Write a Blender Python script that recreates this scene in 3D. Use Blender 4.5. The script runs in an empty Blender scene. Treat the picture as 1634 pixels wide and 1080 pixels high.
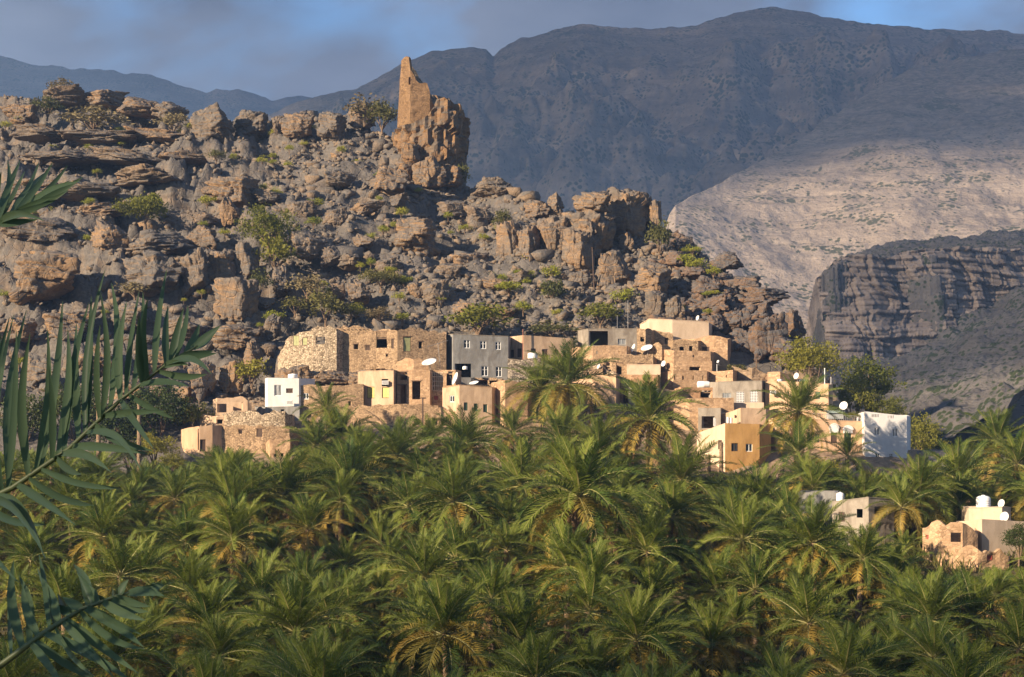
import bpy, math, random
import numpy as np
from mathutils import Vector, Matrix, Euler
rnd = random.Random(7)
SC = bpy.context.scene
COL = SC.collection
# ------------------------------------------------------------------ camera
F = 2600.0; CX = 817.0; HY = 650.0        # focal length in photo pixels, centre column, horizon row
cam = bpy.data.cameras.new('camera'); cam.sensor_width = 36; cam.lens = 36*F/1634
cam.shift_y = 110/1634; cam.clip_start = .2; cam.clip_end = 30000
camo = bpy.data.objects.new('camera', cam); COL.objects.link(camo)
camo.rotation_euler = (math.pi/2, 0, 0); SC.camera = camo
# ------------------------------------------------------------------ light
SUN = Vector((-.74, -.56, .345)).normalized()
EL = math.asin(SUN.z)
sl = bpy.data.lights.new('sun', 'SUN'); sl.energy = 5.0; sl.angle = math.radians(.55); sl.color = (1, .79, .56)
so = bpy.data.objects.new('sun', sl); COL.objects.link(so); so.rotation_euler = SUN.to_track_quat('Z', 'Y').to_euler()
W = bpy.data.worlds.new('World'); SC.world = W; W.use_nodes = True
nt = W.node_tree; bg = nt.nodes['Background']
sky = nt.nodes.new('ShaderNodeTexSky'); sky.sky_type = 'NISHITA'; sky.sun_disc = False
sky.sun_elevation = EL; sky.sun_rotation = math.atan2(SUN.x, SUN.y); sky.air_density = 1.3; sky.dust_density = .6; sky.ozone_density = 2.5
tc = nt.nodes.new('ShaderNodeTexCoord'); mp = nt.nodes.new('ShaderNodeMapping'); mp.inputs['Scale'].default_value = (2.6, 2.6, 7.5)
mp.inputs['Location'].default_value = (.62, .2, .35)
nz = nt.nodes.new('ShaderNodeTexNoise'); nz.inputs['Scale'].default_value = 1.5; nz.inputs['Detail'].default_value = 7; nz.inputs['Roughness'].default_value = .52; nz.inputs['Distortion'].default_value = .35
cr = nt.nodes.new('ShaderNodeValToRGB'); cr.color_ramp.elements[0].position = .33; cr.color_ramp.elements[1].position = .54
nz2 = nt.nodes.new('ShaderNodeTexNoise'); nz2.inputs['Scale'].default_value = 2.3; nz2.inputs['Detail'].default_value = 6
cr2 = nt.nodes.new('ShaderNodeValToRGB'); cr2.color_ramp.elements[0].position = .36; cr2.color_ramp.elements[1].position = .70
cr2.color_ramp.elements[0].color = (.56, .68, .98, 1); cr2.color_ramp.elements[1].color = (1.0, 1.14, 1.5, 1)
mx = nt.nodes.new('ShaderNodeMixRGB')
dk = nt.nodes.new('ShaderNodeMixRGB'); dk.blend_type = 'MULTIPLY'; dk.inputs[0].default_value = 1; dk.inputs[2].default_value = (.38, .56, .82, 1)
lk = nt.links.new
lk(tc.outputs['Generated'], mp.inputs[0]); lk(mp.outputs[0], nz.inputs[0]); lk(mp.outputs[0], nz2.inputs[0])
lk(nz.outputs[0], cr.inputs[0]); lk(nz2.outputs[0], cr2.inputs[0])
lk(sky.outputs[0], dk.inputs[1]); lk(cr.outputs[0], mx.inputs[0]); lk(dk.outputs[0], mx.inputs[1]); lk(cr2.outputs[0], mx.inputs[2])
lk(mx.outputs[0], bg.inputs[0]); bg.inputs[1].default_value = .115
SC.view_settings.view_transform = 'Standard'; SC.view_settings.look = 'None'; SC.view_settings.exposure = 1.52; SC.view_settings.gamma = 1
SC.render.engine = 'CYCLES'; SC.cycles.use_denoising = True
SC.cycles.max_bounces = 6; SC.cycles.diffuse_bounces = 3; SC.cycles.transmission_bounces = 3; SC.cycles.volume_bounces = 0; SC.cycles.transparent_max_bounces = 12

# ------------------------------------------------------------------ helpers
def P(px, py, Y): return Vector(((px-CX)/F*Y, Y, (HY-py)/F*Y))
def sstep(a, b, x):
    t = np.clip((x-a)/(b-a), 0, 1); return t*t*(3-2*t)
def _h(i, j, k, s):
    n = (i*374761393 + j*668265263 + k*2147483647 % 4294967291 + k*1274126177 + s*982451653) & 0xffffffff
    n = ((n ^ (n >> 13))*1274126177) & 0xffffffff
    return ((n ^ (n >> 16)) & 0xffff)/65535.0
def vn(x, y, z=0.0, s=0):
    x = np.asarray(x, float); y = np.asarray(y, float)+0*x; z = np.asarray(z, float)+0*x
    i = np.floor(x).astype(np.int64); j = np.floor(y).astype(np.int64); k = np.floor(z).astype(np.int64)
    a = x-i; b = y-j; c = z-k
    a = a*a*(3-2*a); b = b*b*(3-2*b); c = c*c*(3-2*c)
    r = 0
    for di in (0, 1):
        for dj in (0, 1):
            for dk_ in (0, 1):
                w = (a if di else 1-a)*(b if dj else 1-b)*(c if dk_ else 1-c)
                r = r + w*_h(i+di, j+dj, k+dk_, s)
    return r*2-1
def fbm(x, y, z=0.0, o=4, s=0, g=.5):
    r = 0; am = 1; f = 1
    for q in range(o):
        r = r + am*vn(x*f, y*f, np.asarray(z)*f, s+q*17); am *= g; f *= 2.03
    return r
def ridged(x, y, z=0.0, o=4, s=0):
    r = 0; am = 1; f = 1
    for q in range(o):
        r = r + am*(1-2*np.abs(vn(x*f, y*f, np.asarray(z)*f, s+q*31))); am *= .5; f *= 2.1
    return r
def mesh(name, v, f, smooth=False):
    m = bpy.data.meshes.new(name)
    v = np.asarray(v, dtype=np.float32)
    if isinstance(f, np.ndarray) and f.ndim == 2:
        n, k = f.shape
        m.vertices.add(len(v)); m.vertices.foreach_set('co', v.ravel())
        m.loops.add(n*k); m.loops.foreach_set('vertex_index', f.astype(np.int32).ravel())
        m.polygons.add(n); m.polygons.foreach_set('loop_start', np.arange(0, n*k, k, dtype=np.int32))
        m.polygons.foreach_set('loop_total', np.full(n, k, dtype=np.int32))
        m.update(calc_edges=True); m.validate()
    else:
        m.from_pydata(v.tolist(), [], [tuple(int(i) for i in q) for q in f]); m.update()
    if smooth: m.polygons.foreach_set('use_smooth', np.ones(len(m.polygons), dtype=bool))
    return m
def obj(name, me, mat=None, parent=None, loc=None):
    o = bpy.data.objects.new(name, me); COL.objects.link(o)
    if mat is not None and me is not None and len(me.materials) == 0: me.materials.append(mat)
    if parent is not None: o.parent = parent
    if loc is not None: o.location = loc
    return o
def tag(o, label=None, cat=None, group=None, kind=None):
    if label: o['label'] = label
    if cat: o['category'] = cat
    if group: o['group'] = group
    if kind: o['kind'] = kind
    return o
def empty(name, loc, label, cat, group=None):
    o = bpy.data.objects.new(name, None); COL.objects.link(o); o.location = loc; o.empty_display_size = .3
    return tag(o, label, cat, group)
class MB:
    """collects boxes, tubes and lathes into one mesh"""
    def __init__(s): s.v = []; s.f = []
    def add(s, v, f):
        b = len(s.v); s.v += [tuple(p) for p in v]; s.f += [tuple(i+b for i in q) for q in f]; return s
    def box(s, o, ex, ey, ez):
        o, ex, ey, ez = map(Vector, (o, ex, ey, ez))
        p = [o, o+ex, o+ex+ey, o+ey, o+ez, o+ex+ez, o+ex+ey+ez, o+ey+ez]
        return s.add(p, [(0, 3, 2, 1), (4, 5, 6, 7), (0, 1, 5, 4), (1, 2, 6, 5), (2, 3, 7, 6), (3, 0, 4, 7)])
    def tube(s, pts, rad, n=6, cap=True):
        pts = [Vector(p) for p in pts]
        if not isinstance(rad, (list, tuple)): rad = [rad]*len(pts)
        rings = []
        for i, p in enumerate(pts):
            t = (pts[min(i+1, len(pts)-1)]-pts[max(i-1, 0)]).normalized()
            a = t.cross(Vector((0, 0, 1)))
            if a.length < .05: a = Vector((1, 0, 0))
            a.normalize(); b = t.cross(a)
            rings.append([p+(a*math.cos(2*math.pi*k/n)+b*math.sin(2*math.pi*k/n))*rad[i] for k in range(n)])
        v = [q for r in rings for q in r]; f = []
        for i in range(len(pts)-1):
            for k in range(n):
                f.append((i*n+k, i*n+(k+1) % n, (i+1)*n+(k+1) % n, (i+1)*n+k))
        if cap: f.append(tuple(range(n))[::-1]); f.append(tuple(range((len(pts)-1)*n, len(pts)*n)))
        return s.add(v, f)
    def lathe(s, prof, n=16, o=(0, 0, 0), rot=None):
        o = Vector(o); v = []; f = []
        for r, z in prof:
            for k in range(n):
                q = Vector((r*math.cos(2*math.pi*k/n), r*math.sin(2*math.pi*k/n), z))
                if rot is not None: q = rot @ q
                v.append(q+o)
        for i in range(len(prof)-1):
            for k in range(n): f.append((i*n+k, i*n+(k+1) % n, (i+1)*n+(k+1) % n, (i+1)*n+k))
        return s.add(v, f)
    def build(s, name, mat, parent=None, org=(0, 0, 0), smooth=False):
        org = Vector(org)
        m = mesh(name, [tuple(Vector(p)-org) for p in s.v], s.f, smooth)
        return obj(name, m, mat, parent)

# ------------------------------------------------------------------ materials
MAT = {}
def newmat(name):
    m = bpy.data.materials.new(name); m.use_nodes = True; MAT[name] = m
    return m, m.node_tree, m.node_tree.nodes['Principled BSDF']
def ramp(nt, fac, stops):
    r = nt.nodes.new('ShaderNodeValToRGB'); e = r.color_ramp.elements
    while len(e) < len(stops): e.new(.5)
    for i, (p, c) in enumerate(stops): e[i].position = p; e[i].color = (*c, 1)
    if fac is not None: nt.links.new(fac, r.inputs[0])
    return r.outputs[0]
def noise(nt, vec, scale, detail=4, rough=.55, dist=0):
    n = nt.nodes.new('ShaderNodeTexNoise'); n.inputs['Scale'].default_value = scale; n.inputs['Detail'].default_value = detail
    n.inputs['Roughness'].default_value = rough; n.inputs['Distortion'].default_value = dist
    if vec is not None: nt.links.new(vec, n.inputs['Vector'])
    return n.outputs[0]
def mixc(nt, fac, a, b, mode='MIX'):
    n = nt.nodes.new('ShaderNodeMixRGB'); n.blend_type = mode
    for i, q in enumerate((fac, a, b)):
        if isinstance(q, (int, float)): n.inputs[i].default_value = q
        elif isinstance(q, tuple): n.inputs[i].default_value = (*q, 1)
        else: nt.links.new(q, n.inputs[i])
    return n.outputs[0]
def math_(nt, op, a, b=None):
    n = nt.nodes.new('ShaderNodeMath'); n.operation = op
    for i, q in enumerate((a, b)):
        if q is None: continue
        if isinstance(q, (int, float)): n.inputs[i].default_value = q
        else: nt.links.new(q, n.inputs[i])
    return n.outputs[0]
def pos(nt, scale=(1, 1, 1)):
    g = nt.nodes.new('ShaderNodeNewGeometry'); m = nt.nodes.new('ShaderNodeMapping'); m.inputs['Scale'].default_value = scale
    nt.links.new(g.outputs['Position'], m.inputs[0]); return m.outputs[0], g
def bump(nt, bsdf, h, strength, dist):
    b = nt.nodes.new('ShaderNodeBump'); b.inputs['Strength'].default_value = strength; b.inputs['Distance'].default_value = dist
    nt.links.new(h, b.inputs['Height']); nt.links.new(b.outputs[0], bsdf.inputs['Normal'])
def voro(nt, vec, scale, feat='F1'):
    n = nt.nodes.new('ShaderNodeTexVoronoi'); n.feature = feat; n.inputs['Scale'].default_value = scale
    nt.links.new(vec, n.inputs['Vector']); return n

def rock_mat(name, grey, grey2, tan, tan2, k=1.0, bs=.55):
    m, nt, b = newmat(name); v, g = pos(nt)
    sep = nt.nodes.new('ShaderNodeSeparateXYZ'); nt.links.new(g.outputs['True Normal'], sep.inputs[0])
    n1 = noise(nt, v, .35*k, 5, .6); n2 = noise(nt, v, 1.7*k, 6, .65); n3 = noise(nt, v, .09*k, 3)
    # weathered grey skin on tops, fresh tan stone on broken side faces
    t = math_(nt, 'ADD', math_(nt, 'MULTIPLY', sep.outputs[2], .52), math_(nt, 'ADD', math_(nt, 'MULTIPLY', n1, 1.15), math_(nt, 'MULTIPLY', n3, .75)))
    fac = ramp(nt, math_(nt, 'SUBTRACT', t, .37), [(.36, (0, 0, 0)), (.74, (1, 1, 1))])
    gc = ramp(nt, n2, [(.25, grey2), (.7, grey)]); tcx = ramp(nt, n2, [(.3, tan2), (.7, tan)])
    c = mixc(nt, fac, tcx, gc)
    vs, _ = pos(nt, (.35, .35, 2.4)); st = noise(nt, vs, .5*k, 4, .6)
    c = mixc(nt, .5, c, ramp(nt, st, [(.3, (.55, .53, .52)), (.65, (1.1, 1.08, 1.05))]), 'MULTIPLY')
    nt.links.new(c, b.inputs['Base Color']); b.inputs['Roughness'].default_value = .9; b.inputs['Specular IOR Level'].default_value = .2
    vo = voro(nt, v, .55*k, 'DISTANCE_TO_EDGE'); crk = ramp(nt, vo.outputs[0], [(0, (0, 0, 0)), (.07, (1, 1, 1))])
    h = math_(nt, 'ADD', math_(nt, 'MULTIPLY', n2, 1.0), math_(nt, 'ADD', math_(nt, 'MULTIPLY', crk, .35), math_(nt, 'MULTIPLY', st, .6)))
    bump(nt, b, h, bs, .55/k)
    return m
rock_mat('rock', (.160, .146, .130), (.084, .076, .069), (.25, .182, .122), (.15, .112, .078))
rock_mat('rock_warm', (.18, .152, .125), (.10, .084, .07), (.33, .215, .12), (.21, .135, .075))
rock_mat('stones', (.20, .175, .145), (.11, .095, .08), (.27, .205, .145), (.17, .13, .09), 1.6)
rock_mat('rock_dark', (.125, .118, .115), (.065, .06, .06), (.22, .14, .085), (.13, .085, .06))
rock_mat('tower_rock', (.16, .13, .10), (.085, .07, .055), (.33, .195, .09), (.20, .115, .055))

def wall_mat(name, c1, c2, stone=0.0, sc=2.6, bs=.4, stain=.35, dirt=(.45, .40, .36)):
    m, nt, b = newmat(name); v, g = pos(nt)
    n1 = noise(nt, v, .9, 5, .6); n2 = noise(nt, v, 7, 4, .6)
    c = ramp(nt, math_(nt, 'ADD', math_(nt, 'MULTIPLY', n1, .7), math_(nt, 'MULTIPLY', n2, .3)), [(.3, c2), (.68, c1)])
    vs, _ = pos(nt, (.8, .8, .3)); st = noise(nt, vs, 1.0, 5, .65, .6)
    c = mixc(nt, stain, c, mixc(nt, 1.0, c, ramp(nt, st, [(.35, dirt), (.6, (1.05, 1.05, 1.05))]), 'MULTIPLY'))
    h = math_(nt, 'ADD', math_(nt, 'MULTIPLY', n2, .35), n1)
    if stone:
        vq, _ = pos(nt, (1, 1, 1.5)); vo = voro(nt, vq, sc); ve = voro(nt, vq, sc, 'DISTANCE_TO_EDGE')
        hs = nt.nodes.new('ShaderNodeSeparateColor'); nt.links.new(vo.outputs['Color'], hs.inputs[0])
        cs = ramp(nt, hs.outputs[0], [(0, tuple(q*.66 for q in c2)), (.5, c1), (1, tuple(min(.75, q*1.25) for q in c1))])
        mort = ramp(nt, ve.outputs[0], [(0, (.6, .57, .55)), (.10, (1, 1, 1))])
        pm = ramp(nt, noise(nt, v, .45, 5, .65), [(.46, (stone, stone, stone)), (.60, (max(stone, .85),)*3)])
        c = mixc(nt, pm, c, mixc(nt, 1, cs, mort, 'MULTIPLY'))
        h = math_(nt, 'ADD', h, math_(nt, 'MULTIPLY', ramp(nt, ve.outputs[0], [(0, (0, 0, 0)), (.16, (1, 1, 1))]), 1.6*stone))
    nt.links.new(c, b.inputs['Base Color']); b.inputs['Roughness'].default_value = .92; b.inputs['Specular IOR Level'].default_value = .15
    bump(nt, b, h, bs, .12)
    return m
wall_mat('rubble', (.50, .40, .28), (.34, .26, .17), .95, 2.8, .8)
wall_mat('rubble_dark', (.27, .23, .18), (.15, .125, .10), .95, 2.4, .8)
wall_mat('mud', (.47, .32, .195), (.33, .215, .125), .25, 2.2, .5, .5)
wall_mat('mud_red', (.44, .27, .155), (.31, .185, .105), .2, 2.4, .5, .5)
wall_mat('mud_stone', (.44, .31, .19), (.29, .20, .12), .6, 3.4, .7, .5)
wall_mat('tower_wall', (.27, .17, .09), (.17, .105, .055), .35, 2.6, .9, .5)
wall_mat('plaster', (.53, .39, .265), (.43, .31, .205), 0, 2, .3, .5)
wall_mat('cream', (.58, .455, .33), (.51, .395, .28), 0, 2, .15, .3)
wall_mat('peach', (.56, .385, .245), (.47, .315, .195), 0, 2, .2, .35)
wall_mat('ochre', (.50, .30, .115), (.41, .24, .088), 0, 2, .2, .4)
wall_mat('white', (.68, .67, .65), (.62, .61, .59), 0, 2, .12, .25, (.66, .62, .58))
wall_mat('concrete', (.34, .30, .245), (.25, .22, .18), 0, 2, .35, .6)
wall_mat('concrete_grey', (.27, .265, .25), (.19, .19, .18), 0, 2, .35, .6)
wall_mat('earth', (.30, .22, .145), (.19, .14, .095), .25, 1.4, .8, .3)
def plain(name, c, rough=.6, metal=0.0, var=.25, k=3):
    m, nt, b = newmat(name); v, g = pos(nt); n = noise(nt, v, k, 4)
    col = ramp(nt, n, [(.3, tuple(q*(1-var) for q in c)), (.7, tuple(min(1, q*(1+var*.4)) for q in c))])
    nt.links.new(col, b.inputs['Base Color']); b.inputs['Roughness'].default_value = rough; b.inputs['Metallic'].default_value = metal
    return m
plain('white_paint', (.78, .78, .76), .5, 0, .12); plain('dish', (.74, .73, .70), .45, 0, .12); plain('steel', (.30, .29, .28), .5, .3)
plain('dark_wood', (.075, .045, .03), .8); plain('wood', (.16, .10, .06), .85); plain('green_paint', (.035, .075, .05), .6)
plain('yellow_screen', (.55, .50, .13), .6, 0, .5, 9); plain('red_paint', (.33, .07, .05), .6); plain('grey_paint', (.33, .36, .36), .6)
plain('olive_paint', (.30, .31, .14), .7); plain('teal_sheet', (.42, .52, .48), .5); plain('rust', (.26, .10, .06), .8); plain('cable', (.05, .05, .05), .7)
m, nt, b = newmat('glass'); b.inputs['Base Color'].default_value = (.035, .045, .055, 1); b.inputs['Roughness'].default_value = .12
m, nt, b = newmat('curtain_glass'); v, g = pos(nt, (9, 9, .5)); nt.links.new(ramp(nt, noise(nt, v, 1.5, 3), [(.35, (.10, .11, .12)), (.65, (.34, .34, .33))]), b.inputs['Base Color']); b.inputs['Roughness'].default_value = .25

def leaf_mat(name, c1, c2, trans=.3, rough=.5, spread=1.0):
    m, nt, b = newmat(name); oi = nt.nodes.new('ShaderNodeObjectInfo'); v, g = pos(nt); n = noise(nt, v, .9, 3)
    f = math_(nt, 'ADD', math_(nt, 'MULTIPLY', oi.outputs['Random'], .6*spread), math_(nt, 'MULTIPLY', n, .5))
    c = ramp(nt, f, [(.2, c1), (.8, c2)]); nt.links.new(c, b.inputs['Base Color'])
    b.inputs['Roughness'].default_value = rough; b.inputs['Specular IOR Level'].default_value = .18
    tr = nt.nodes.new('ShaderNodeBsdfTranslucent'); nt.links.new(c, tr.inputs[0]); mx = nt.nodes.new('ShaderNodeMixShader'); mx.inputs[0].default_value = trans
    nt.links.new(b.outputs[0], mx.inputs[1]); nt.links.new(tr.outputs[0], mx.inputs[2]); nt.links.new(mx.outputs[0], nt.nodes['Material Output'].inputs[0])
    return m
leaf_mat('palm_green', (.043, .084, .017), (.185, .220, .036), .34, .55)
leaf_mat('palm_yellow', (.21, .19, .04), (.38, .26, .055), .3, .5)
leaf_mat('palm_dead', (.21, .13, .065), (.33, .22, .12), .15, .8)
leaf_mat('palm_near', (.075, .13, .075), (.125, .19, .10), .32, .4)
leaf_mat('tree_leaf', (.10, .12, .02), (.23, .215, .034), .35, .6)
leaf_mat('tree_dark', (.035, .055, .016), (.07, .09, .025), .3, .6)
leaf_mat('shrub_bright', (.20, .23, .03), (.34, .33, .045), .35, .6)
leaf_mat('shrub_dull', (.08, .09, .03), (.14, .13, .04), .3, .7)
leaf_mat('shrub_dry', (.16, .125, .065), (.22, .18, .09), .2, .8)
plain('bark', (.20, .135, .085), .95, 0, .5, 5); plain('palm_trunk', (.24, .165, .10), .95, 0, .55, 6); plain('rachis', (.26, .24, .08), .6)
plain('rachis_near', (.12, .15, .06), .5)
def ground_mat(name, stops, k, bs=.4, bd=.3):
    m, nt, b = newmat(name); v, g = pos(nt); n = noise(nt, v, k, 6, .65); n2 = noise(nt, v, k*7, 4, .6)
    nt.links.new(ramp(nt, math_(nt, 'ADD', math_(nt, 'MULTIPLY', n, .65), math_(nt, 'MULTIPLY', n2, .35)), stops), b.inputs['Base Color'])
    b.inputs['Roughness'].default_value = .95; b.inputs['Specular IOR Level'].default_value = .1; bump(nt, b, n2, bs, bd); return m
ground_mat('soil', [(.3, (.06, .06, .025)), (.5, (.10, .085, .045)), (.7, (.16, .12, .07))], .25)
def mountain_mat(name, c_lo, c_hi, shrub, k, dens=.55, band=.5, upper=None):
    m, nt, b = newmat(name); v, g = pos(nt)
    n = noise(nt, v, .006*k, 7, .62); n2 = noise(nt, v, .05*k, 5, .65)
    c = ramp(nt, math_(nt, 'ADD', math_(nt, 'MULTIPLY', n, .6), math_(nt, 'MULTIPLY', n2, .4)), [(.33, c_lo), (.66, c_hi)])
    if upper:      # pale scree below, brown rock higher up the slope
        sp = nt.nodes.new('ShaderNodeSeparateXYZ'); nt.links.new(g.outputs['Position'], sp.inputs[0])
        zf = math_(nt, 'ADD', math_(nt, 'MULTIPLY', sp.outputs[2], 1/400.), math_(nt, 'MULTIPLY', math_(nt, 'SUBTRACT', n, .5), .9))
        c = mixc(nt, ramp(nt, zf, [(upper[0], (0, 0, 0)), (upper[1], (1, 1, 1))]), c, ramp(nt, n2, [(.33, upper[2]), (.66, upper[3])]))
    vb, _ = pos(nt, (.12, .12, 1)); st = noise(nt, vb, .03*k, 5, .7)
    c = mixc(nt, band, c, ramp(nt, st, [(.36, (.52, .50, .50)), (.62, (1.12, 1.1, 1.06))]), 'MULTIPLY')
    vo = voro(nt, v, .085*k); pres = noise(nt, v, .012*k, 3)
    s = ramp(nt, math_(nt, 'ADD', vo.outputs[0], math_(nt, 'MULTIPLY', math_(nt, 'SUBTRACT', dens, pres), 1.6)), [(.20, (1, 1, 1)), (.34, (0, 0, 0))])
    c = mixc(nt, s, c, shrub)
    nt.links.new(c, b.inputs['Base Color']); b.inputs['Roughness'].default_value = .95; b.inputs['Specular IOR Level'].default_value = .1
    bump(nt, b, math_(nt, 'ADD', n2, st), .9, 9/k); return m
mountain_mat('mountain', (.085, .072, .064), (.30, .24, .185), (.028, .038, .022), 1.6, .48, .8)
mountain_mat('mountain_pale', (.25, .205, .165), (.37, .305, .245), (.075, .075, .045), 2.2, .50, .5, (.48, .85, (.10, .085, .072), (.28, .225, .175)))
mountain_mat('cliff', (.15, .128, .112), (.34, .28, .235), (.06, .06, .035), 6.0, .85, .7)
mountain_mat('scree', (.062, .059, .058), (.155, .142, .13), (.035, .045, .02), 5.5, .46, .3)  # base colour darkened to stand in for shade not cast on the slope
# ------------------------------------------------------------------ terrain
GY = np.array([-400, -60, -3, 3, 8, 20, 40, 60, 90, 120, 150, 180, 205, 225, 240, 400, 6000.])
GZ = np.array([60, 8, -1.65, -1.75, -3.6, -9, -19, -24, -25, -22.5, -19, -15.5, -12.5, -10.8, -9.6, -14, -14.])
BY = np.array([225, 232, 250, 262, 270.]); BZ = np.array([-10.9, -9.9, -2.0, 3.0, 6.6])
CR = np.array([(-900, 150, 400), (0, 150, 400), (150, 152, 395), (300, 179, 385), (420, 187, 375), (560, 178, 365), (630, 215, 352), (740, 288, 345),
               (800, 302, 335), (870, 325, 325), (960, 352, 318), (1040, 356, 315), (1100, 384, 308), (1150, 420, 300), (1200, 462, 292), (1250, 512, 285),
               (1290, 570, 278), (1340, 650, 270), (1400, 715, 262), (2600, 740, 262.)])
def gz(Y): return np.interp(Y, GY, GZ)
def hill_base(x, y):
    """smooth hill + village slope"""
    x = np.asarray(x, float); y = np.asarray(y, float)
    px = CX + F*x/np.maximum(y, 60)
    rc = np.interp(px, CR[:, 0], CR[:, 1]); yc = np.interp(px, CR[:, 0], CR[:, 2]); zc = (HY-rc)/F*yc
    front = np.interp(y, BY, BZ)
    t = np.clip((y-270)/np.maximum(yc-270, 1), 0, 1)
    lf = sstep(700, 250, px)                       # the left flank bulges, it is stepped rock
    prof = t + lf*.10*np.sin(math.pi*t)
    z = np.where(y > 270, 6.6+(zc-6.6)*prof, front)
    z = np.minimum(z, np.maximum(zc, -9.8))
    z = np.where(y > yc, zc-(y-yc)*.42-2.0*sstep(0, 8, y-yc), z)
    return np.maximum(z, gz(y)), px, yc
def hill(x, y):
    z, px, yc = hill_base(x, y)
    w = np.where((px > 440) & (px < 1250), sstep(270, 288, y), sstep(250, 268, y))*(z > -5); wl = sstep(900, 500, px)
    crest = np.clip(np.abs(y-yc)/14, .35, 1)
    d = fbm(x*.06, y*.06, 0, 4, 3)*2.0*crest + fbm(x*.35, y*.35, 0, 3, 9)*.6
    zz = z+d*w
    # bedding: benches with steep risers, strongest on the left flank
    wob = fbm(x*.03, y*.05, 0, 3, 21)*3.0 + x*.05
    for H, a in ((6.2, .85), (2.1, .6)):
        q = (zz+wob)/H; fr = q-np.floor(q)
        st = np.floor(q)+sstep(.62, .98, fr)+fr*.12
        stepz = st*H-wob
        brk = .45+.55*sstep(-.3, .4, fbm(x*.05, y*.05, 0, 2, 77))
        zz = zz+(stepz-zz)*w*a*(.25+.75*wl)*brk
    # blocky joints
    cellx = x*.22+fbm(x*.1, y*.1, 0, 2, 5)*1.2; celly = y*.2+fbm(x*.1, y*.1, 0, 2, 6)*1.2
    blk = _h(np.floor(cellx).astype(np.int64), np.floor(celly).astype(np.int64), 0, 4)-.5
    talus = sstep(400, 470, px)*sstep(860, 790, px)*sstep(60, 40, z); calm = 1-.7*talus
    zz = zz+blk*1.9*w*crest*calm
    cx2 = x*.62+fbm(x*.3, y*.3, 0, 2, 15)*.9; cy2 = y*.55+fbm(x*.3, y*.3, 0, 2, 16)*.9
    zz = zz+(_h(np.floor(cx2).astype(np.int64), np.floor(cy2).astype(np.int64), 0, 14)-.5)*1.15*w*crest*calm
    vill = sstep(228, 236, y)*(1-w)
    return zz+fbm(x*.3, y*.3, 0, 3, 13)*.35*np.maximum(vill, w)
def tz(x, y): return float(hill(np.array([x]), np.array([y]))[0])
def depth_at(px, row, y0=229., y1=430.):
    Y = np.arange(y0, y1, .5); z = hill_base((px-CX)/F*Y, Y)[0]; r = (HY-row)/F*Y
    i = np.argmax(z >= r)
    return float(Y[i]) if z[i] >= r[i] else None
def grid_mesh(name, X, Y, Z, mat, smooth=False):
    n, m_ = X.shape; v = np.stack([X, Y, Z], -1).reshape(-1, 3)
    idx = np.arange(n*m_).reshape(n, m_)
    f = np.stack([idx[:-1, :-1], idx[:-1, 1:], idx[1:, 1:], idx[1:, :-1]], -1).reshape(-1, 4)
    return obj(name, mesh(name, v, f, smooth), mat)
def struct(o): return tag(o, kind='structure')
# ground: valley floor, grove terraces, rise behind the camera, out to the horizon
xs = np.concatenate([np.linspace(-9000, -400, 18), np.linspace(-340, 340, 120), np.linspace(400, 9000, 18)])
ys = np.concatenate([np.linspace(-600, -40, 14), np.linspace(-30, 262, 150), np.linspace(290, 1000, 24), np.linspace(1200, 9000, 16)])
X, Y = np.meshgrid(xs, ys); Z = gz(Y)+fbm(X*.05, Y*.05, 0, 3, 2)*.5*sstep(10, 40, np.abs(Y))
struct(grid_mesh('ground', X, Y, Z-.25*(Y > 226), MAT['soil'], True))
# the rocky hill with the village slope
xs = np.concatenate([np.arange(-260, -125, 2.0), np.arange(-125, 85, .42), np.arange(85, 150, 2.0)])
ys = np.concatenate([np.arange(226, 262, 1.0), np.arange(262, 330, .42), np.arange(330, 412, .6), np.arange(412, 520, 4.)])
X, Y = np.meshgrid(xs, ys); Z = hill(X, Y)
Z = np.where((Y < 229) | (X > 148) | (Y > 515), np.minimum(Z, gz(Y)-1.5), Z)
struct(grid_mesh('rocky_hill', X, Y, Z, MAT['rock']))
xs = np.arange(-44, 62, .7); ys = np.arange(228, 271, .7); X, Y = np.meshgrid(xs, ys); Z = hill(X, Y)+.22+fbm(X*.5, Y*.5, 0, 3, 61)*.2
edge = np.minimum(np.minimum(X+44, 62-X), np.minimum(Y-228, 270.6-Y)); Z = Z-np.clip(1-edge/3, 0, 1)*1.6
struct(grid_mesh('village_slope', X, Y, Z, MAT['earth']))

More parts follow.
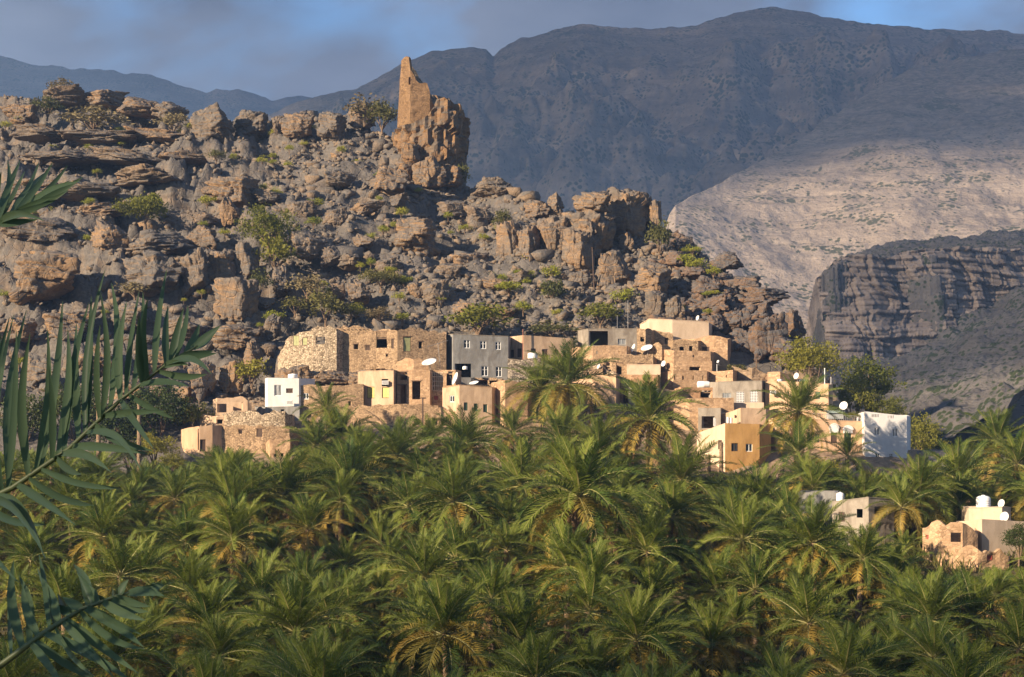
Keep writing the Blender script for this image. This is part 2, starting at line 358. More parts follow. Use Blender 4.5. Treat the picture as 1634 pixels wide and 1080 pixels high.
# ---- far ground: scree slope, shade put into its colour, and mesa cliff on the right
def mesa(x, y):
    px = CX+F*x/y
    n = fbm(x*.012, y*.012, 0, 4, 41); nb = ridged(x*.045, 0*y, 0, 4, 43)
    edge = np.interp(px, [1150, 1285, 1300, 1312, 1700, 2600], [1500, 1100, 800, 762, 790, 800])+18*n+9*nb     # plan line of the cliff
    base = np.interp(px, [1100, 1290, 1400, 1500, 1634, 1900], [-12, 17, 24, 38, 58, 95])
    foot = np.interp(px, [1100, 1290, 1420, 1634, 1900], [-14, -13, -12, 2, 25])
    scree = foot+(base-foot)*np.clip((y-420)/(edge-430), 0, 1)**1.15
    topz = np.interp(px, [1280, 1310, 1340, 1420, 1634, 2000], [40, 62, 69, 72, 76, 84])
    d = y-edge
    st = .42*sstep(-6, 0, d)+.30*sstep(3, 9, d)+.28*sstep(12, 17, d)
    z = np.where(d < -6, scree, scree+(topz-scree)*st)
    z = np.where(d > 17, topz+(d-17)*np.interp(px, [1290, 1330, 1400, 1500, 1634], [.05, .09, .125, .142, .148]), z)
    z = z+fbm(x*.03, y*.03, 0, 5, 47)*np.where(d > 10, 1.3, 3.4)+fbm(x*.15, y*.15, 0, 3, 49)*1.3+fbm(x*.5, y*.5, 0, 2, 50)*.7+(ridged(x*.012+y*.004, y*.004, 0, 3, 51)-.5)*4*(d < -10)
    lf = sstep(1278, 1302, px+10*n)
    low = -14+0*x
    return np.where(d < -6, np.minimum(z, z), low+(z-low)*lf)
us = np.linspace(1120, 1900, 520); yy = np.concatenate([np.linspace(400, 735, 190), np.linspace(738, 850, 150), np.linspace(854, 1060, 60), np.linspace(1070, 1250, 10)])
U, Y = np.meshgrid(us, yy); X = (U-CX)/F*Y; Z = mesa(X, Y)
Z = np.where(Y > 1060, Z-(Y-1060)*.7, Z)
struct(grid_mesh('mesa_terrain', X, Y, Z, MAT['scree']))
# the bedded cliff face itself: thick beds, ledges and vertical joints
us = np.linspace(1288, 1900, 760); tv = np.linspace(-.35, 1.0, 150); U, T = np.meshgrid(us, tv)
edge = np.interp(U, [1150, 1285, 1300, 1312, 1700, 2600], [1500, 1000, 805, 762, 790, 800]); X0 = (U-CX)/F*edge
top_ = np.interp(U, [1280, 1310, 1340, 1420, 1634, 2000], [40, 64, 71, 74, 78, 86])+fbm(X0*.05, 0*X0, 0, 3, 71)*2.5; base_ = np.interp(U, [1100, 1290, 1400, 1500, 1634, 1900], [-12, 17, 24, 38, 58, 95])*.7
Zc = base_+(top_-base_)*T; wv = fbm(X0*.02, Zc*.05, 0, 3, 73)
bed = (Zc+wv*3+X0*.03)/2.4; bi = np.floor(bed); bf = bed-bi
big = (Zc+wv*4)/15.; bgi = np.floor(big)
jx = X0*.11+fbm(X0*.05, Zc*.04, 0, 2, 74)*.9+_h(bgi.astype(np.int64), 0*bgi.astype(np.int64), 0, 3)*7; ji = np.floor(jx); jf = jx-ji
dep = -16+T*24+(_h(bi.astype(np.int64), 0*bi.astype(np.int64), 1, 7)-.5)*4.2+(_h(ji.astype(np.int64), bgi.astype(np.int64), 2, 9)-.5)*6+(_h(np.floor(jx*2.7).astype(np.int64), bi.astype(np.int64), 2, 11)-.5)*3.2
dep = dep+np.exp(-(np.minimum(jf, 1-jf)/.09)**2)*1.2+np.exp(-(np.minimum(bf, 1-bf)/.16)**2)*.9+fbm(X0*.02, Zc*.01, 0, 3, 75)*9+fbm(X0*.2, Zc*.2, 0, 2, 76)*.8
Yc_ = edge+dep; struct(grid_mesh('mesa_cliff', (U-CX)/F*edge, Yc_, Zc, MAT['cliff']))

# ---- mountains
def mountain(name, sky_pts, yc0, y_base, z_base, mat, seed, amp, pxs, ny, shape=1.35, back=1.25, gully=.55):
    pxs_, rows = zip(*sky_pts)
    us = np.linspace(pxs[0], pxs[1], pxs[2]); t = np.concatenate([np.linspace(0, 1, ny), np.linspace(1.02, back, 12)])
    U, T = np.meshgrid(us, t)
    yc = np.interp(U, yc0[0], yc0[1])
    Y = y_base+(yc-y_base)*T; X = (U-CX)/F*Y
    r1_ = np.interp(us, pxs_, rows); kw = np.exp(-np.linspace(-2.2, 2.2, 61)**2); kw /= kw.sum(); r2_ = np.convolve(np.pad(r1_, 30, 'edge'), kw, 'valid')
    bl = sstep(.75, 1.0, np.clip(T, 0, 1)); rw = r2_[None, :]*(1-bl)+r1_[None, :]*bl; rw = rw+fbm(U*.035, 0*U, 0, 4, seed+5)*3.0*sstep(.90, 1.0, np.clip(T, 0, 1))
    zc = (HY-rw)/F*yc
    tt = np.clip(T, 0, 1); s = tt**shape
    Z = z_base+(zc-z_base)*s
    fade = sstep(0, .3, 1-tt)*np.clip(tt*5, 0, 1)
    gul = ridged(U*.009+fbm(X*.0012, Y*.0012, 0, 3, seed)*1.6+T*1.2, T*2.6, 0, 4, seed+1)
    Z = Z+(gul*amp*gully+fbm(X*.004, Y*.004, 0, 6, seed+2, .58)*amp*.9+fbm(X*.02, Y*.02, 0, 4, seed+7, .6)*amp*.32)*fade
    # bedding benches
    H = amp*1.1; q = (Z+fbm(X*.002, Y*.002, 0, 2, seed+3)*amp)/H; fr = q-np.floor(q)
    Z = Z+(((np.floor(q)+sstep(.55, .95, fr)*.8+fr*.2)-q)*H)*.3*fade
    Z = np.where(T > 1, Z-(T-1)*yc*.35, Z)
    return struct(grid_mesh(name, X, Y, Z, mat, False))
mountain('distant_ridge', [(-700, 40), (-300, 70), (0, 88), (35, 100), (90, 106), (190, 114), (250, 122), (330, 148), (345, 142), (385, 142), (435, 158), (480, 152), (505, 158), (600, 165), (1000, 200), (1600, 220), (2300, 200)],
         ([-700, 2300], [4600, 4600]), 2600, -10, MAT['mountain'], 101, 42, (-700, 1500, 420), 60)
mountain('mountain', [(-200, 420), (100, 300), (400, 195), (470, 165), (510, 152), (560, 141), (600, 126), (640, 98), (690, 82), (745, 76), (775, 78), (787, 90), (800, 78), (830, 62), (890, 46), (940, 38), (1000, 42), (1050, 45), (1110, 40), (1150, 28), (1185, 16), (1240, 12), (1300, 22), (1400, 38), (1500, 45), (1634, 54), (1900, 70), (2400, 120)],
         ([-200, 2400], [3100, 3100]), 1450, -10, MAT['mountain'], 211, 52, (200, 2300, 760), 190, 1.15, gully=.75)
mountain('mountain_spur', [(980, 640), (1040, 430), (1068, 345), (1078, 326), (1100, 314), (1130, 301), (1200, 264), (1290, 214), (1350, 170), (1410, 128), (1470, 104), (1540, 90), (1634, 78), (1900, 60), (2400, 90)],
         ([980, 1070, 1200, 1300, 1400, 1500, 2400], [1300, 1420, 1680, 1880, 2060, 2160, 2300]), 1000, -12, MAT['mountain_pale'], 307, 9, (1000, 2200, 620), 190, 1.0, gully=.12)
# ------------------------------------------------------------------ rocks
def cube_sphere(n):
    v = []; f = []; key = {}
    def vid(p):
        k = tuple(int(round(q*n)) for q in p)
        if k not in key: key[k] = len(v); v.append(p)
        return key[k]
    for ax in range(3):
        for sg in (-1, 1):
            for i in range(n):
                for j in range(n):
                    c = []
                    for (a, b) in ((i, j), (i+1, j), (i+1, j+1), (i, j+1)):
                        p = [0, 0, 0]; p[ax] = sg; p[(ax+1) % 3] = -1+2*a/n; p[(ax+2) % 3] = -1+2*b/n; c.append(vid(tuple(p)))
                    f.append(tuple(c) if sg > 0 else tuple(c[::-1]))
    a = np.array(v, float); a = np.tan(a*.785)/1.0
    a /= np.linalg.norm(a, axis=1)[:, None]
    return a, np.array(f)
CS = {n: cube_sphere(n) for n in (3, 6, 28)}
def rock_mesh(seed, n, style='block'):
    r = np.random.RandomState(seed); d, f = CS[n]
    N = []; D = []
    if style in ('block', 'slab', 'column'):
        for ax in range(3):
            for sg in (-1, 1):
                q = np.zeros(3); q[ax] = sg; q += r.normal(0, .24, 3); N.append(q/np.linalg.norm(q)); D.append(.72+r.rand()*.12)
        for _ in range(9): q = r.normal(0, 1, 3); N.append(q/np.linalg.norm(q)); D.append(.84+r.rand()*.2)
    else:
        for _ in range(15): q = r.normal(0, 1, 3); q[2] *= .8; N.append(q/np.linalg.norm(q)); D.append(.68+r.rand()*.3)
    N = np.array(N); D = np.array(D)
    dots = d@N.T; rad = np.where(dots > .05, D/np.maximum(dots, .05), 9)
    k = 40.; R = -np.log(np.exp(-k*np.minimum(rad, 4)).sum(1))/k
    p = d*np.clip(R, .4, 1.5)[:, None]
    p = p*(1+.05*fbm(p[:, 0]*2.2+seed, p[:, 1]*2.2, p[:, 2]*2.2, 3, seed))[:, None]
    if n > 8:
        # fractured: joint-bounded pieces stand proud or back, beds part in grooves
        wx = fbm(p[:, 0]*1.7, p[:, 1]*1.7, p[:, 2]*1.7, 2, seed+3)*.22; wz = fbm(p[:, 0]*1.1, p[:, 1]*1.1, p[:, 2]*2, 2, seed+4)*.10
        for sc_, am, zs in ((1.5, .15, 2.2), (3.3, .07, 5.0)):
            if style == 'column': zs *= .45
            ix = np.floor((p[:, 0]+wx)*sc_+seed*.31).astype(np.int64); iy = np.floor((p[:, 1]-wx)*sc_+seed*.17).astype(np.int64); iz = np.floor((p[:, 2]+wz)*zs+seed*.53).astype(np.int64)
            h_ = _h(ix, iy, iz, seed); p = p*(1+am*(h_-.5)*2)[:, None]
        zz = (p[:, 2]+wz)*(2.2 if style != 'column' else 1.0)+seed*.53; gr = np.abs(zz-np.round(zz)); p[:, :2] *= (1-.09*np.exp(-(gr/.05)**2))[:, None]
        p = p*(1+.02*fbm(p[:, 0]*7, p[:, 1]*7, p[:, 2]*10, 2, seed+8))[:, None]
    mx_ = np.abs(p).max(0); p = p/mx_
    return p, f
import bmesh
def hull_rock(seed, npt):
    """angular broken stone: convex hull of a few points spread over a jittered box"""
    r = np.random.RandomState(seed); bm = bmesh.new()
    for _ in range(npt):
        q = r.uniform(-1, 1, 3); q[r.randint(3)] = r.choice((-1, 1))*r.uniform(.75, 1.0); q /= max(1.0, np.linalg.norm(q)/1.25); bm.verts.new(q)
    bmesh.ops.convex_hull(bm, input=bm.verts[:]); bmesh.ops.delete(bm, geom=[v for v in bm.verts if not v.link_faces], context='VERTS'); bmesh.ops.triangulate(bm, faces=bm.faces[:]); bm.verts.index_update()
    v = np.array([x.co[:] for x in bm.verts]); f = np.array([[x.index for x in fc.verts] for fc in bm.faces]); bm.free(); return v/np.abs(v).max(0), f
ROCK = {}
for st in ('block', 'slab', 'column', 'round'):
    ROCK[st] = [rock_mesh(100*i+{'block': 1, 'slab': 2, 'column': 3, 'round': 4}[st], 28, st) for i in range(7)]
ROCKME = {}
def rock_data(style, i, mat):
    k = (style, i, mat)
    if k not in ROCKME:
        v, f = ROCK[style][i]; ROCKME[k] = mesh('boulder', v, f); ROCKME[k].materials.append(MAT[mat])
    return ROCKME[k]
def zone_of(px, row):
    if px > 1085: return 'on the dark shoulder behind the brick house'
    if px > 780: return 'about the crag above the tan house'
    if px > 425: return 'on the open slope below the watchtower' if row > 240 else 'along the crest beside the watchtower'
    return 'on the skyline of the stepped flank' if row < 235 else ('in the stepped ledges round the acacia' if row < 480 else 'at the foot of the ledges behind the dark trees')
def boulder(px0, px1, r0, r1, style, mat=None, label=None, name='boulder', yd=None, tilt=.14, deep=.8, push=.25):
    """a rock whose outline spans those photo columns and rows, standing where its foot meets the hill"""
    px = (px0+px1)/2; mat = mat or rnd.choice(('rock', 'rock_warm'))
    Y = yd or depth_at(px, min(r1, 640))
    if Y is None: Y = float(np.interp(px, CR[:, 0], CR[:, 2]))-1.5
    if yd is None and 990 < px < 1190: Y = max(Y, 278.)
    c = P(px, (r0+r1)/2, Y); w = (px1-px0)/F*Y/2; h = (r1-r0)/F*Y/2
    dp = max(w, h*.8)*deep
    gnd = float(hill_base(np.array([c.x]), np.array([c.y+dp*push]))[0][0])
    if yd is None and c.z-h > gnd-.25*h: top_ = c.z+h; h = (top_-(gnd-.25*h))/2; c.z = top_-h
    o = obj(name, rock_data(style, rnd.randrange(7), mat)); o.location = (c.x, c.y+dp*push, c.z)
    k_ = 1.22 if style == 'slab' else 1.12; o.scale = (w*k_, dp*1.15, h*1.08); o.rotation_euler = (rnd.uniform(-tilt, tilt), rnd.uniform(-tilt, tilt), rnd.choice((0, math.pi))+rnd.uniform(-.7, .7))
    zone = zone_of(px, r1); look = {'slab': 'flat-topped ledge of layered rock', 'block': 'large angular fractured boulder', 'column': 'upright jointed block of rock', 'round': 'large rounded boulder'}[style]
    tag(o, label or look+' '+zone, 'ledge' if style == 'slab' else 'boulder', {'slab': 'rock ledges ', 'block': 'large angular boulders ', 'column': 'upright rock blocks ', 'round': 'large rounded boulders '}[style]+zone)
    if label: del o['group']
    return o
B, S, C, R = 'block', 'slab', 'column', 'round'
# right crag above the village
boulder(894, 980, 328, 412, C, 'rock_warm', 'massive tan rock tower, the broadest of the crag above the roofs')
boulder(918, 980, 299, 352, B, 'rock_warm', 'cap rock perched on the broad tan crag with a dark gap beneath', yd=depth_at(937, 412))
boulder(966, 1024, 301, 380, C, 'rock_warm', 'tall square-headed rock pillar close beside the perched cap rock')
for a in [(1018, 1042, 309, 362, C), (1038, 1056, 320, 350, C), (826, 862, 352, 424, C), (858, 908, 338, 414, C), (793, 834, 348, 420, C), (898, 944, 366, 434, C),
          (946, 1006, 398, 462, B), (1010, 1075, 414, 478, B), (1028, 1064, 466, 510, C), (1058, 1093, 472, 512, B), (872, 900, 308, 345, B), (835, 880, 318, 350, B), (985, 1012, 370, 400, B)]:
    boulder(*a, 'rock_warm' if a[2] < 420 else 'rock')
for a in [(1138, 1184, 400, 432, S), (1172, 1216, 438, 462, S), (1190, 1250, 456, 488, S), (1158, 1203, 494, 530, R), (1195, 1252, 502, 576, C), (1246, 1286, 494, 550, R), (1160, 1213, 524, 574, B),
          (1225, 1282, 535, 585, B), (1105, 1150, 440, 470, B), (1120, 1165, 470, 498, S), (1090, 1130, 425, 446, S), (1060, 1100, 400, 425, B), (1205, 1235, 478, 506, R), (1128, 1160, 500, 530, B), (1075, 1110, 375, 400, R)]:
    boulder(*a, 'rock_dark')
# centre
boulder(620, 702, 336, 406, B, 'rock_warm', 'huge grey-topped boulder with orange face on the open slope below the tower')
for a in [(590, 653, 266, 310, B), (514, 566, 266, 306, B), (654, 710, 250, 300, B), (752, 818, 274, 316, R), (620, 650, 308, 330, B), (643, 676, 445, 480, R), (672, 724, 444, 490, B), (551, 593, 448, 484, B), (526, 552, 448, 480, C),
          (710, 774, 398, 438, B), (688, 741, 418, 450, R), (348, 410, 444, 520, C), (432, 465, 422, 472, B), (770, 823, 476, 512, R), (464, 517, 364, 424, B), (348, 381, 314, 350, R), (724, 772, 478, 512, B),
          (560, 610, 318, 344, B), (700, 745, 318, 345, S), (740, 790, 330, 362, B), (812, 850, 430, 458, B), (856, 905, 440, 470, R), (770, 815, 440, 470, B), (905, 950, 430, 462, B), (600, 640, 410, 438, B), (398, 450, 300, 330, B),
          (455, 510, 318, 352, B), (520, 560, 330, 360, B), (560, 600, 372, 398, R), (505, 545, 392, 425, B), (540, 575, 400, 428, B)]:
    boulder(*a)
# left: stepped ledges
boulder(12, 124, 384, 484, B, 'rock_warm', 'big tan cliff block with undercut shadow at the foot of the ledges')
boulder(200, 304, 368, 412, S, 'rock', 'broad overhanging grey cap slab above a hollow in the ledges')
for a in [(194, 292, 398, 474, B), (290, 332, 400, 470, C), (328, 378, 398, 458, C), (372, 413, 386, 448, C), (336, 412, 444, 502, B), (146, 206, 350, 418, B), (10, 118, 340, 394, S), (298, 374, 168, 232, B), (370, 433, 168, 222, B),
          (430, 455, 178, 222, B), (450, 503, 172, 230, B), (500, 556, 170, 228, B), (556, 600, 162, 205, S), (342, 380, 312, 358, R), (306, 346, 338, 358, S), (336, 413, 276, 330, S), (30, 150, 240, 266, S), (140, 262, 238, 264, S),
          (5, 60, 160, 200, S), (60, 140, 142, 175, S), (130, 200, 142, 172, S), (190, 260, 152, 190, S), (240, 300, 160, 196, B), (0, 90, 285, 320, S), (90, 190, 290, 322, S), (180, 280, 268, 300, S), (225, 275, 270, 296, R), (250, 330, 240, 262, S),
          (20, 110, 200, 226, S), (100, 220, 205, 232, S), (210, 300, 205, 232, S), (0, 50, 320, 350, B), (120, 200, 325, 352, S), (300, 350, 360, 398, B), (410, 440, 345, 385, B),
          (330, 420, 515, 560, B), (250, 330, 500, 545, R), (170, 240, 480, 530, R), (60, 150, 490, 545, B), (0, 60, 500, 550, B), (300, 345, 565, 640, R), (345, 390, 575, 625, B), (390, 420, 540, 585, B), (120, 190, 545, 600, R), (210, 270, 550, 600, B),
          (30, 100, 560, 620, R), (270, 310, 610, 655, B), (230, 275, 598, 640, R), (180, 235, 600, 640, B), (420, 450, 500, 540, B), (395, 440, 470, 500, R)]:
    boulder(*a)
# bedrock shelf under the stone houses
for a in [(438, 505, 582, 628, B), (492, 560, 590, 622, S), (550, 585, 592, 622, B), (560, 640, 588, 605, S)]:
    boulder(*a, 'rock_warm', None, 'rock_shelf', 256., .04, .9, .5)
# smaller boulders one can count, and the rubble between them
SM = {}
for st in ('block', 'round'):
    for i in range(6):
        for mt in ('rock', 'rock_warm', 'rock_dark'):
            v, f = hull_rock(900+i*7, 22) if st == 'block' else rock_mesh(950+i*7, 6, st); me = mesh('small_boulder', v, f); me.materials.append(MAT[mt]); SM[st, i, mt] = me
n = 0
while n < 120:
    px = rnd.uniform(0, 1275); row = rnd.uniform(180, 640)
    crest = float(np.interp(px, CR[:, 0], CR[:, 1]))
    if row < crest+6 or (row > 505 and 430 < px) or row > 660: continue
    if px < 420 and row < 420 and rnd.random() < .45: continue
    Y = depth_at(px, row)
    if Y is None: continue
    s = min(2.6, .75*rnd.random()**-.45); st = rnd.choice(('block', 'block', 'block', 'block', 'round')); x = (px-CX)/F*Y
    o = obj('small_boulder', SM[st, rnd.randrange(6), 'rock_dark' if px > 1090 else rnd.choice(('rock', 'rock', 'rock_warm'))])
    o.location = (x, Y, tz(x, Y)+s*.25); o.scale = (s*rnd.uniform(.8, 1.3), s*rnd.uniform(.8, 1.2), s*rnd.uniform(.55, .95)); o.rotation_euler = (rnd.uniform(-.3, .3), rnd.uniform(-.3, .3), rnd.uniform(0, 6.28))
    zn = zone_of(px, row); tag(o, ('small angular boulder ' if st == 'block' else 'small rounded boulder ')+zn, 'boulder', 'small '+st+' boulders '+zn); n += 1
def rubble(name, count, seed, mat, pxr, rowf, smin, smax, label, ex=2.0):
    r = np.random.RandomState(seed); bases = [hull_rock(500+i, 13) for i in range(14)]
    V = []; Fc = []; nb = 0; k = 0
    px = r.uniform(pxr[0], pxr[1], count*4); tt = r.rand(count*4)
    Ys = np.empty(count*4); X = np.empty(count*4)
    yc = np.interp(px, CR[:, 0], CR[:, 2]); y0 = 252.
    Ys = y0+(yc+2-y0)*tt; X = (px-CX)/F*Ys
    keep = ~((Ys < 274) & (px > 425) & (px < 1340)); keep &= r.rand(count*4) < (.45+.55*sstep(-.5, .5, fbm(X*.07, Ys*.07, 0, 2, seed)))
    idx = np.where(keep)[0][:count]; Zs = hill(X[idx], Ys[idx])
    for j, i in enumerate(idx):
        v, f = bases[r.randint(14)]; s = smin+(smax-smin)*r.rand()**ex
        a = r.rand()*6.28; ca, sa = math.cos(a), math.sin(a); q = v*np.array([s*r.uniform(.7, 1.3), s*r.uniform(.7, 1.2), s*r.uniform(.4, .9)])
        q = q+np.array([0, 0, 1])*(q[:, :1]*r.uniform(-.4, .4))
        q = np.stack([q[:, 0]*ca-q[:, 1]*sa, q[:, 0]*sa+q[:, 1]*ca, q[:, 2]], 1)+np.array([X[i], Ys[i], Zs[j]+s*.12])
        V.append(q); Fc.append(f+nb); nb += len(q)
    o = obj(name, mesh(name, np.concatenate(V), np.concatenate(Fc)), MAT[mat]); return tag(o, label, 'rubble', kind='stuff')
rubble('rubble', 8000, 5, 'stones', (-120, 1120), None, .15, .85, 'grey and tan rubble scattered over the whole rocky hillside')
rubble('rubble', 3000, 6, 'stones', (380, 1120), None, .2, .9, 'tan stones strewn on the slope below the tower')
rubble('rubble', 2400, 8, 'rock_dark', (1040, 1300), None, .25, 1.3, 'dark grey rubble on the shaded shoulder of the hill', 1.5)
rubble('rubble', 450, 12, 'rock', (-120, 1060), None, .7, 2.1, 'blocky grey and tan stones packed between the larger boulders', 1.6)
# ------------------------------------------------------------------ buildings
def plan(px, Y): return Vector(((px-CX)/F*Y, Y))
def row_z(row, Y): return (HY-row)/F*Y
def hit(A, Bv, px):
    """parameter along plan line A-B seen at photo column px, and its depth"""
    u = (px-CX)/F; d = Bv-A; t = (A.x-u*A.y)/(u*d.y-d.x); return t, A.y+d.y*t
class Wall: pass
def inset(pts, t, closed):
    out = []; n = len(pts)
    for i in range(n):
        p = pts[i]; a = pts[i-1] if (i > 0 or closed) else None; b = pts[(i+1) % n] if (i < n-1 or closed) else None
        ns = []
        if a is not None: d = (p-a).normalized(); ns.append(Vector((-d.y, d.x)))
        if b is not None: d = (b-p).normalized(); ns.append(Vector((-d.y, d.x)))
        m = sum(ns, Vector((0, 0)))
        m.normalize(); c = max(.45, m.dot(ns[0])); out.append(p+m*(t/c))
    return out
def wall_geo(pts, closed, th, zb, topf, ops, step, rough, seed):
    """solid wall ring: outer and inner skins, reveals round every opening, top cap. Interior lies to the left of travel."""
    Q = inset(pts, th, closed); n = len(pts); V = []; Fc = []; SG = []; segs = n if closed else n-1
    for s in range(segs):
        A, Bv = pts[s], pts[(s+1) % n]; QA, QB = Q[s], Q[(s+1) % n]; L = (Bv-A).length; d = (Bv-A).normalized(); nrm = Vector((d.y, -d.x))
        op = ops.get(s, [])
        us = {0.0, 1.0}; zs = {zb}
        for (u0, u1, z0, z1) in op: us |= {max(0, u0), min(1, u1)}; zs |= {z0, z1}
        k = max(1, int(L/step))
        for i in range(1, k):
            u = i/k
            if all(abs(u-q)*L > .22 for q in us): us.add(u)
        us = sorted(us); tops = [topf(s, u) for u in us]; zt = max(tops); kk = max(1, int((zt-zb)/step))
        for i in range(1, kk+1):
            z = zb+(zt-zb)*i/kk
            if all(abs(z-q) > .2 for q in zs): zs.add(z)
        zs.add(zt+.001); zs = sorted(zs); nu, nz_ = len(us), len(zs)
        base = len(V)
        for i, u in enumerate(us):
            for z in zs:
                zz = min(z, tops[i]); o = A+(Bv-A)*u; q = QA+(QB-QA)*u
                if rough and 0 < i < nu-1:
                    o = o+nrm*float(vn(o.x*.9, o.y*.9, zz*.9, seed))*rough
                V.append((o.x, o.y, zz)); V.append((q.x, q.y, zz))
        vid = lambda i, j, k_: base+2*(i*nz_+j)+k_
        opened = [[any(u0-1e-6 <= (us[i]+us[i+1])/2 <= u1+1e-6 and z0-1e-6 <= (zs[j]+zs[j+1])/2 <= z1+1e-6 for (u0, u1, z0, z1) in op) for j in range(nz_-1)] for i in range(nu-1)]
        for i in range(nu-1):
            for j in range(nz_-1):
                ta, tb = min(zs[j+1], tops[i])-min(zs[j], tops[i]), min(zs[j+1], tops[i+1])-min(zs[j], tops[i+1])
                if ta < 1e-5 and tb < 1e-5: continue
                if opened[i][j]: continue
                Fc.append((vid(i, j, 0), vid(i+1, j, 0), vid(i+1, j+1, 0), vid(i, j+1, 0)))
                Fc.append((vid(i, j, 1), vid(i, j+1, 1), vid(i+1, j+1, 1), vid(i+1, j, 1)))
                if i+1 < nu-1 and opened[i+1][j] : Fc.append((vid(i+1, j, 0), vid(i+1, j, 1), vid(i+1, j+1, 1), vid(i+1, j+1, 0)))
                if i > 0 and opened[i-1][j]: Fc.append((vid(i, j, 0), vid(i, j+1, 0), vid(i, j+1, 1), vid(i, j, 1)))
                if j+1 < nz_-1 and opened[i][j+1]: Fc.append((vid(i, j+1, 0), vid(i+1, j+1, 0), vid(i+1, j+1, 1), vid(i, j+1, 1)))
                if j > 0 and opened[i][j-1]: Fc.append((vid(i, j, 0), vid(i, j, 1), vid(i+1, j, 1), vid(i+1, j, 0)))
            if not opened[i][nz_-2]:
                Fc.append((vid(i, nz_-1, 0), vid(i+1, nz_-1, 0), vid(i+1, nz_-1, 1), vid(i, nz_-1, 1)))
        SG += [s]*(len(Fc)-len(SG))
        if not closed:
            for (i, fl) in ((0, s == 0), (nu-1, s == segs-1)):
                if fl:
                    for j in range(nz_-1): Fc.append((vid(i, j, 0), vid(i, j, 1), vid(i, j+1, 1), vid(i, j+1, 0)))
    SG += [0]*(len(Fc)-len(SG)); wall_geo.seg = SG
    return V, Fc, Q
def window_part(root, org, o, ex, nn, w, h, kind, label=None):
    """o: lower left outer corner of the opening; ex along the wall, nn into the wall"""
    ez = Vector((0, 0, 1)); org = Vector(org)
    def bx(mb, x0, x1, z0, z1, n0, n1): mb.box(o+ex*x0+ez*z0+nn*n0, ex*(x1-x0), nn*(n1-n0), ez*(z1-z0))
    fw = min(.09, w*.12); d0 = .10
    fm = {'lattice': 'white_paint', 'bars': 'white_paint', 'white': 'white_paint', 'yellow': 'wood', 'green': 'green_paint', 'greenw': 'grey_paint', 'wood': 'dark_wood', 'glass': 'dark_wood', 'curtain': 'white_paint', 'olive': 'wood', 'red': 'red_paint', 'ac': 'white_paint', 'rail': 'steel', 'breeze': 'white'}[kind]
    if kind in ('yellow', 'green', 'wood', 'olive', 'red'):
        pm = {'yellow': 'yellow_screen', 'green': 'green_paint', 'wood': 'dark_wood', 'olive': 'olive_paint', 'red': 'red_paint'}[kind]
        mb = MB()
        for (a, b_, c, e) in ((0, fw, 0, h), (w-fw, w, 0, h), (fw, w-fw, h-fw, h), (fw, w-fw, 0, fw)): bx(mb, a, b_, c, e, d0, d0+.1)
        f = mb.build('window', MAT[fm], root, org)
        for q in range(2):
            mb = MB(); a = fw+(w-2*fw)*q/2+.012; bx(mb, a, a+(w-2*fw)/2-.024, fw+.01, h-fw-.01, d0+.03, d0+.07); mb.build('shutter', MAT[pm], f, org)
    elif kind in ('glass', 'curtain', 'white', 'greenw'):
        mb = MB()
        for (a, b_, c, e) in ((0, fw, 0, h), (w-fw, w, 0, h), (fw, w-fw, h-fw, h), (fw, w-fw, 0, fw), (w/2-fw/2, w/2+fw/2, fw, h-fw)): bx(mb, a, b_, c, e, d0, d0+.1)
        f = mb.build('window', MAT[fm], root, org)
        for q in range(2):
            mb = MB(); a = fw if q == 0 else w/2+fw/2; bx(mb, a, a+w/2-1.5*fw, fw, h-fw, d0+.04, d0+.055); p = mb.build('pane', MAT['curtain_glass' if kind in ('curtain', 'greenw') else 'glass'], f, org)
    elif kind == 'bars':
        mb = MB()
        for (a, b_, c, e) in ((0, fw, 0, h), (w-fw, w, 0, h), (fw, w-fw, h-fw, h), (fw, w-fw, 0, fw), (w/2-fw*.6, w/2+fw*.6, fw, h-fw), (fw, w/2-fw*.6, h*.62, h*.62+.05), (w/2+fw*.6, w-fw, h*.62, h*.62+.05)): bx(mb, a, b_, c, e, d0, d0+.1)
        f = mb.build('window', MAT[fm], root, org)
        mb = MB(); bx(mb, fw, w-fw, fw, h-fw, d0+.11, d0+.125); mb.build('pane', MAT['glass'], f, org)
    elif kind == 'lattice':
        f = None; nx = max(4, int(w/.22)); nz_ = max(4, int(h/.24)); mb = MB()
        for i in range(nx+1): bx(mb, w*i/nx-.035, w*i/nx+.035, 0, h, .02, .12)
        for j in range(nz_+1): bx(mb, 0, w, h*j/nz_-.03, h*j/nz_+.03, .03, .11)
        f = mb.build('window_lattice', MAT[fm], root, org)
        mb = MB(); bx(mb, 0, w, 0, h, .16, .18); mb.build('pane', MAT['curtain_glass'], f, org)
    elif kind == 'breeze':
        nx = 6; nz_ = 4; mb = MB()
        for j in range(nz_):
            for i in range(nx):
                x0, x1, z0, z1 = w*i/nx, w*(i+1)/nx, h*j/nz_, h*(j+1)/nz_; t = w/nx*.2
                sh = (w/nx)*.0
                bx(mb, x0, x0+t, z0, z1, 0, .12); bx(mb, x1-t, x1-.003, z0, z1, 0, .12); bx(mb, x0+t, x1-t, z0, z0+t, .002, .118); bx(mb, x0+t, x1-t, z1-t, z1-.003, .002, .118)
        f = mb.build('breeze_block_screen', MAT['cream'], root, org)
    elif kind == 'rail':
        mb = MB()
        for z in (h*.55, h*.66): bx(mb, 0, w, z, z+.07, .1, .16)
        f = mb.build('window_rail', MAT['wood'], root, org)
    if label: f['label'] = label
